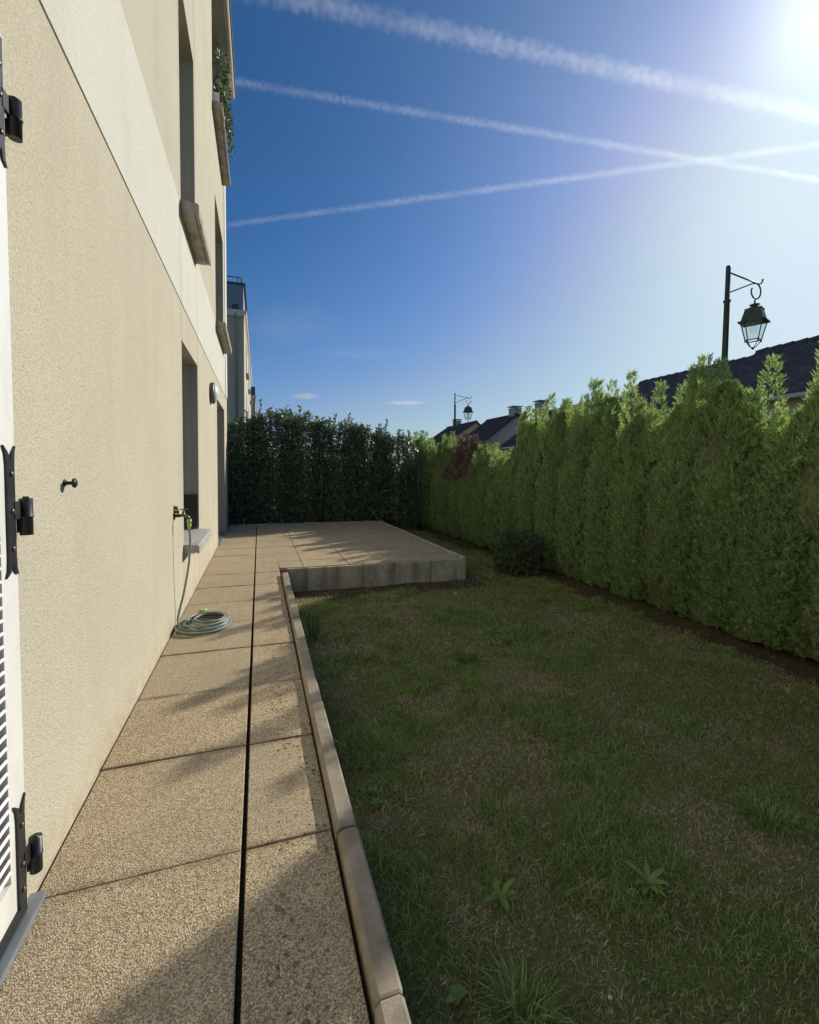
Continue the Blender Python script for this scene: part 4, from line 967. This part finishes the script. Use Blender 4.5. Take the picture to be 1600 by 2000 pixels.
def tuft(x, y, rad, n, hmin, hmax, label, seed):
    r = np.random.default_rng(seed); a = r.uniform(0, 6.28, n); q_ = np.sqrt(r.uniform(0, 1, n)) * rad
    z0 = float(lawn_h(np.array([x]), np.array([y]))[0])
    X = q_ * np.cos(a); Y = q_ * np.sin(a); P = np.stack([X * .6, Y * .6, np.zeros(n)], 1)
    h = r.uniform(hmin, hmax, n); d = norm(np.stack([X, Y, np.zeros(n)], 1) + r.normal(scale=rad * .3, size=(n, 3)) * np.array([1, 1, 0]))
    le = r.uniform(0.3, 1.1, n)[:, None]; hh = h[:, None]; s = np.stack([-d[:, 1], d[:, 0], 0 * h], 1); w = r.uniform(0.0025, 0.0045, n)[:, None]
    up_ = np.array([0, 0, 1.0])
    m1 = P + up_ * hh * .6 + d * hh * .28 * le; tip = P + up_ * hh * (1 - .5 * le) + d * hh * .9 * le
    V = np.stack([P - s * w / 2, P + s * w / 2, m1 + s * w * .45, m1 - s * w * .45, tip + s * w * .05, tip - s * w * .05], 1).reshape(-1, 3)
    k = np.arange(n) * 6; Fq = np.concatenate([np.stack([k, k + 1, k + 2, k + 3], 1), np.stack([k + 3, k + 2, k + 4, k + 5], 1)])
    o = link_np('grass_tuft', np_mesh('grass_tuft', V, Fq, [M['grass']]), None, (x, y, z0 - 0.004)); tag(o, label, 'grass tuft', 'taller grass tufts on the lawn')
tuft(1.62, 3.34, 0.13, 420, 0.05, 0.11, 'dark green grass tuft in the middle of the lawn, farthest of the big tufts', 1)
tuft(0.93, 2.55, 0.12, 260, 0.04, 0.09, 'green grass tuft on the lawn near the kerb, before the mid lawn tuft', 2)
tuft(0.72, 1.05, 0.15, 420, 0.05, 0.13, 'long bladed grass tuft at the bottom of the picture near the kerb', 3)
tuft(1.65, 2.25, 0.16, 300, 0.04, 0.09, 'broad low green tuft in mid lawn right of centre', 4)
tuft(2.2, 1.35, 0.20, 380, 0.04, 0.10, 'dark grass tuft at the right edge near the bottom', 5)
tuft(1.05, 1.75, 0.16, 300, 0.04, 0.09, 'grass tuft behind the pale dandelion leaves', 6)

# weeds
def weed(x, y, leaves, label, mat='weed', L=(0.06, 0.1), Wd=0.028, rise=0.5, seed=1, name='dandelion', toothed=True):
    r = random.Random(seed); z0 = float(lawn_h(np.array([x]), np.array([y]))[0]); o = empty(name, (x, y, z0), label, 'weed')
    for k in range(leaves):
        a = 2.4 * k + r.uniform(-.6, .6); ln = r.uniform(*L) * r.uniform(.65, 1.1); b = MB(); vs, fs = [], []; n = 7; ri = rise * r.uniform(0.6, 1.3)
        for i in range(n):
            t = i / (n - 1); w = Wd * (math.sin(math.pi * min(1, t * 0.85 + 0.12)) ** 0.8) * (1 - 0.25 * (i % 2 if toothed else 0)); w = w if i < n - 1 else 0.001
            px = ln * t; pz = ln * ri * (t - 0.62 * t * t) + 0.008
            for s_, dz in ((-1, 0.004), (0, 0), (1, 0.004)):
                vs.append((px * math.cos(a) - s_ * w / 2 * math.sin(a), px * math.sin(a) + s_ * w / 2 * math.cos(a), pz + dz * (t > 0)))
        for i in range(n - 1):
            for j in range(2): fs.append((i * 3 + j, i * 3 + j + 1, i * 3 + j + 4, i * 3 + j + 3))
        b.add(vs, fs, 0, True); b.build('leaf', M[mat], o, origin=(0, 0, 0))
weed(0.84, 1.40, 11, 'pale dandelion with a few upright leaves near the bottom of the lawn', L=(0.05, 0.11), Wd=0.024, rise=1.1, seed=3)
weed(1.41, 1.27, 24, 'dense leafy rosette weed right of the pale dandelion', L=(0.035, 0.10), Wd=0.022, rise=0.8, seed=4, toothed=False, name='rosette_weed')
weed(3.13, 5.70, 6, 'small bright weed beside the terrace corner, left of the round shrub', L=(0.10, 0.15), Wd=0.05, rise=1.1, seed=5)
weed(3.50, 4.20, 9, 'flat dandelion rosette near the foot of the conifer hedge', L=(0.08, 0.13), Wd=0.035, rise=0.4, seed=6)
weed(0.56, 1.17, 7, 'small round leaved weed at the bottom beside the kerb', L=(0.03, 0.05), Wd=0.022, rise=0.7, seed=7, toothed=False, name='rosette_weed')
weed(0.80, 1.02, 6, 'tiny weed with round leaves below the long bladed tuft', L=(0.025, 0.04), Wd=0.02, rise=0.7, seed=8, toothed=False, name='rosette_weed')
weed(0.52, 2.0, 10, 'small bluish weed rosette in the bare strip beside the kerb', L=(0.03, 0.055), Wd=0.016, rise=0.6, seed=9, toothed=False, name='rosette_weed')
# spurge: upright stems beside the kerb
sp = empty('spurge', (0.47, 4.15, GZ), 'upright pale green spurge stems beside the far kerb stones', 'weed')
Pn = []; Dn = []
for k in range(9):
    a = k * 0.75; h = random.uniform(0.16, 0.30); bx_, by_ = 0.07 * math.cos(a) * random.uniform(.4, 1), 0.08 * math.sin(a)
    c = bez([Vector((bx_ * .5, by_ * .5, 0)), Vector((bx_, by_, h * .5)), Vector((bx_ * 1.2, by_ * 1.2, h))], 9)
    MB().tube([tuple(p) for p in c], [0.005] * len(c), 5).build('stem', M['spurge'], sp, origin=(0, 0, 0))
    for p in c[2:]:
        for _ in range(6): Pn.append(tuple(p)); an = random.uniform(0, 6.28); Dn.append((math.cos(an), math.sin(an), 0.8))
Pn = np.array(Pn); V, Fq = leaf_quads(Pn, norm(np.array(Dn)), norm(rnd_dirs(len(Pn)) + np.array([0, 0, 1.5])), rng.uniform(0.012, 0.024, len(Pn)), rng.uniform(0.006, 0.009, len(Pn)))
link_np('leaves', np_mesh('leaves', V, Fq, [M['spurge']]), sp)

# pale stones and flakes lying about
def pebble(x, y, r_, label, seed, mat='stone', flat=0.7):
    rr = random.Random(seed); z0 = float(lawn_h(np.array([x]), np.array([y]))[0]); b = MB(); vs, fs = [], []; n, k = 5, 8
    for i in range(n):
        ph = math.pi * i / (n - 1) - math.pi / 2
        for j in range(k): th_ = 2 * math.pi * j / k; q_ = r_ * rr.uniform(.8, 1.15); vs.append((x + q_ * math.cos(ph) * math.cos(th_), y + q_ * math.cos(ph) * math.sin(th_) * .8, z0 + r_ * .5 + q_ * flat * math.sin(ph)))
    for i in range(n - 1):
        for j in range(k): fs.append((i * k + j, i * k + (j + 1) % k, (i + 1) * k + (j + 1) % k, (i + 1) * k + j))
    b.add(vs, fs, 0, True); tag(b.build('pebble', M[mat], origin=(x, y, z0)), label, 'stone')
pebble(2.37, 5.17, 0.026, 'round cream stone on bare soil in front of the terrace corner', 1)
pebble(3.3, 3.02, 0.018, 'flat white flake on the grass near the conifer hedge', 2, flat=0.3)
pebble(1.0, 1.02, 0.008, 'tiny white pebble near the bottom of the lawn', 3)
pebble(3.83, 2.72, 0.02, 'white chip in the litter at the foot of the conifers on the right', 4, flat=0.3)
# litter of bark and dead sprigs in the bare strips
n = 5200; X = np.concatenate([rng.uniform(3.8, 4.5, n // 2), rng.uniform(0.34, 2.85, n // 4), rng.uniform(0.34, 0.75, n // 4)])
Y = np.concatenate([rng.uniform(0.5, 12, n // 2), rng.uniform(5.35, 5.85, n // 4), rng.uniform(0.5, 5.8, n // 4)]); a = rng.uniform(0, 6.28, len(X))
P = np.stack([X, Y, lawn_h(X, Y) + 0.004], 1); D = norm(np.stack([np.cos(a), np.sin(a), rng.normal(scale=.2, size=len(X))], 1))
V, Fq = leaf_quads(P, D, norm(rnd_dirs(len(X)) * .4 + np.array([0, 0, 1.])), rng.uniform(0.015, 0.05, len(X)), rng.uniform(0.004, 0.012, len(X)))
o = link_np('bark_litter', np_mesh('bark_litter', V, Fq, [M['chip'], M['straw']], (rng.uniform(0, 1, len(Fq)) < 0.25).astype(int)))
tag(o, 'brown bark litter and dead sprigs scattered over the bare soil strips', 'litter', None, 'stuff')

# ------------------------------------------------------------------ contrails (real volumes high in the sky)
def px_ray(x, y):
    return (r2 * ((x - 800.0) / F_PX) - u2 * ((y - PPY) / F_PX) + fwd)
def sky_pt(x, y, alt):
    d = px_ray(x, y); return Vector((0, 0, CAM_H)) + d * ((alt - CAM_H) / d.z)
def cloud_mat(name, dens, sc, lo, hi, radial=True, aniso=0.45):
    m_ = bpy.data.materials.new(name); m_.use_nodes = True; t = m_.node_tree; t.nodes.clear()
    o_ = t.nodes.new('ShaderNodeOutputMaterial'); v = t.nodes.new('ShaderNodeVolumePrincipled'); v.inputs['Color'].default_value = (1, 1, 1, 1); v.inputs['Anisotropy'].default_value = aniso
    c = t.nodes.new('ShaderNodeTexCoord'); s_ = t.nodes.new('ShaderNodeSeparateXYZ'); t.links.new(c.outputs['Object'], s_.inputs[0])
    def mt(op, a, b=None):
        q_ = t.nodes.new('ShaderNodeMath'); q_.operation = op
        for val, i in ((a, q_.inputs[0]), (b, q_.inputs[1])):
            if val is None: continue
            if isinstance(val, (int, float)): i.default_value = val
            else: t.links.new(val, i)
        return q_.outputs[0]
    # object space is normalised: y,z in -1..1 across the tube; x in tube radii along it
    yy = mt('MULTIPLY', s_.outputs[1], s_.outputs[1]); zz = mt('MULTIPLY', s_.outputs[2], s_.outputs[2]); rr = mt('ADD', yy, zz)
    if not radial: rr = mt('ADD', rr, mt('MULTIPLY', s_.outputs[0], s_.outputs[0]))
    nz = t.nodes.new('ShaderNodeTexNoise'); nz.inputs['Scale'].default_value = sc; nz.inputs['Detail'].default_value = 5; nz.inputs['Roughness'].default_value = 0.62
    t.links.new(c.outputs['Object'], nz.inputs['Vector'])
    fall = mt('SUBTRACT', 1.0, mt('SQRT', rr)); e = mt('ADD', fall, mt('MULTIPLY', mt('SUBTRACT', nz.outputs['Fac'], 0.5), 1.9))
    mr = t.nodes.new('ShaderNodeMapRange'); mr.interpolation_type = 'SMOOTHSTEP'; mr.inputs['From Min'].default_value = lo; mr.inputs['From Max'].default_value = hi
    t.links.new(e, mr.inputs['Value'])
    edge = t.nodes.new('ShaderNodeMapRange'); edge.inputs['From Min'].default_value = 0.0; edge.inputs['From Max'].default_value = 0.3; t.links.new(fall, edge.inputs['Value'])
    n2 = t.nodes.new('ShaderNodeTexNoise'); n2.inputs['Scale'].default_value = 0.16; n2.inputs['Detail'].default_value = 3; t.links.new(c.outputs['Object'], n2.inputs['Vector'])
    pm = t.nodes.new('ShaderNodeMapRange'); pm.inputs['From Min'].default_value = 0.35; pm.inputs['From Max'].default_value = 0.62; pm.inputs['To Min'].default_value = 0.45; pm.inputs['To Max'].default_value = 1.2; t.links.new(n2.outputs['Fac'], pm.inputs['Value'])
    t.links.new(mt('MULTIPLY', mt('MULTIPLY', mt('MULTIPLY', mr.outputs[0], edge.outputs[0]), pm.outputs[0]), dens), v.inputs['Density']); t.links.new(v.outputs[0], o_.inputs['Volume'])
    return m_
def contrail(a, b, alt, rad, dens, label, seed):
    A, B = sky_pt(*a, alt), sky_pt(*b, alt * 1.0); ln = (B - A).length; d = (B - A).normalized(); n = 40; k = 10
    mb = MB(); L = ln / rad; vs = [(L * i / n, math.cos(2 * math.pi * j / k), math.sin(2 * math.pi * j / k)) for i in range(n + 1) for j in range(k)]
    fs = [(i * k + j, i * k + (j + 1) % k, (i + 1) * k + (j + 1) % k, (i + 1) * k + j) for i in range(n) for j in range(k)] + [tuple(range(k))[::-1], tuple(range(n * k, n * k + k))]
    mb.add(vs, fs); o = mb.build('contrail', cloud_mat('contrail_vapour', dens, 1.9, 0.15, 1.1))
    zup = Vector((0, 0, 1)); e2 = zup.cross(d).normalized(); e3 = d.cross(e2)
    mw = Matrix((d * rad, e2 * rad, e3 * rad)).transposed().to_4x4(); mw.translation = A; o.matrix_world = mw
    tag(o, label, 'contrail', 'vapour trails crossing the sky')
contrail((300, -62), (1800, 268), 2000, 64, 0.0040, 'broadest vapour trail, running across the top of the sky', 1)
contrail((330, 138), (1800, 385), 2000, 35, 0.0055, 'vapour trail falling from the building towards the right, below the broadest one', 2)
contrail((330, 455), (1800, 255), 2000, 38, 0.0055, 'lowest vapour trail, rising towards the right and crossing another', 3)
def wisp(x, y, alt, sx_, sy_, sz_, rot, dens, label):
    c = sky_pt(x, y, alt); mb = MB(); vs, fs = [], []; n, k = 7, 12
    for i in range(n):
        ph = math.pi * i / (n - 1) - math.pi / 2
        for j in range(k): th_ = 2 * math.pi * j / k; vs.append((math.cos(ph) * math.cos(th_), math.cos(ph) * math.sin(th_), math.sin(ph)))
    for i in range(n - 1):
        for j in range(k): fs.append((i * k + j, i * k + (j + 1) % k, (i + 1) * k + (j + 1) % k, (i + 1) * k + j))
    mb.add(vs, fs); o = mb.build('cirrus_cloud', cloud_mat('cirrus_vapour', dens, 2.4, 0.1, 0.9, False)); o.location = c; o.scale = (sx_, sy_, sz_); o.rotation_euler = (0, 0, R(rot))
    tag(o, label, 'cloud', 'small wispy clouds low in the sky')
wisp(595, 774, 600, 150, 200, 22, 0, 0.010, 'small wispy cloud above the left part of the leafy hedge')
wisp(790, 787, 600, 260, 160, 16, -20, 0.009, 'long thin wispy cloud left of the farther street lamp')
wisp(1165, 783, 600, 140, 200, 16, 0, 0.009, 'faint wispy cloud between the chimneys and the big tiled roof')


wisp(560, 640, 900, 420, 700, 16, 10, 0.0016, 'faint veil of high cloud right of the distant apartment building')
wisp(690, 690, 900, 520, 300, 12, -15, 0.0013, 'faint streak of high cloud above the leafy hedge')
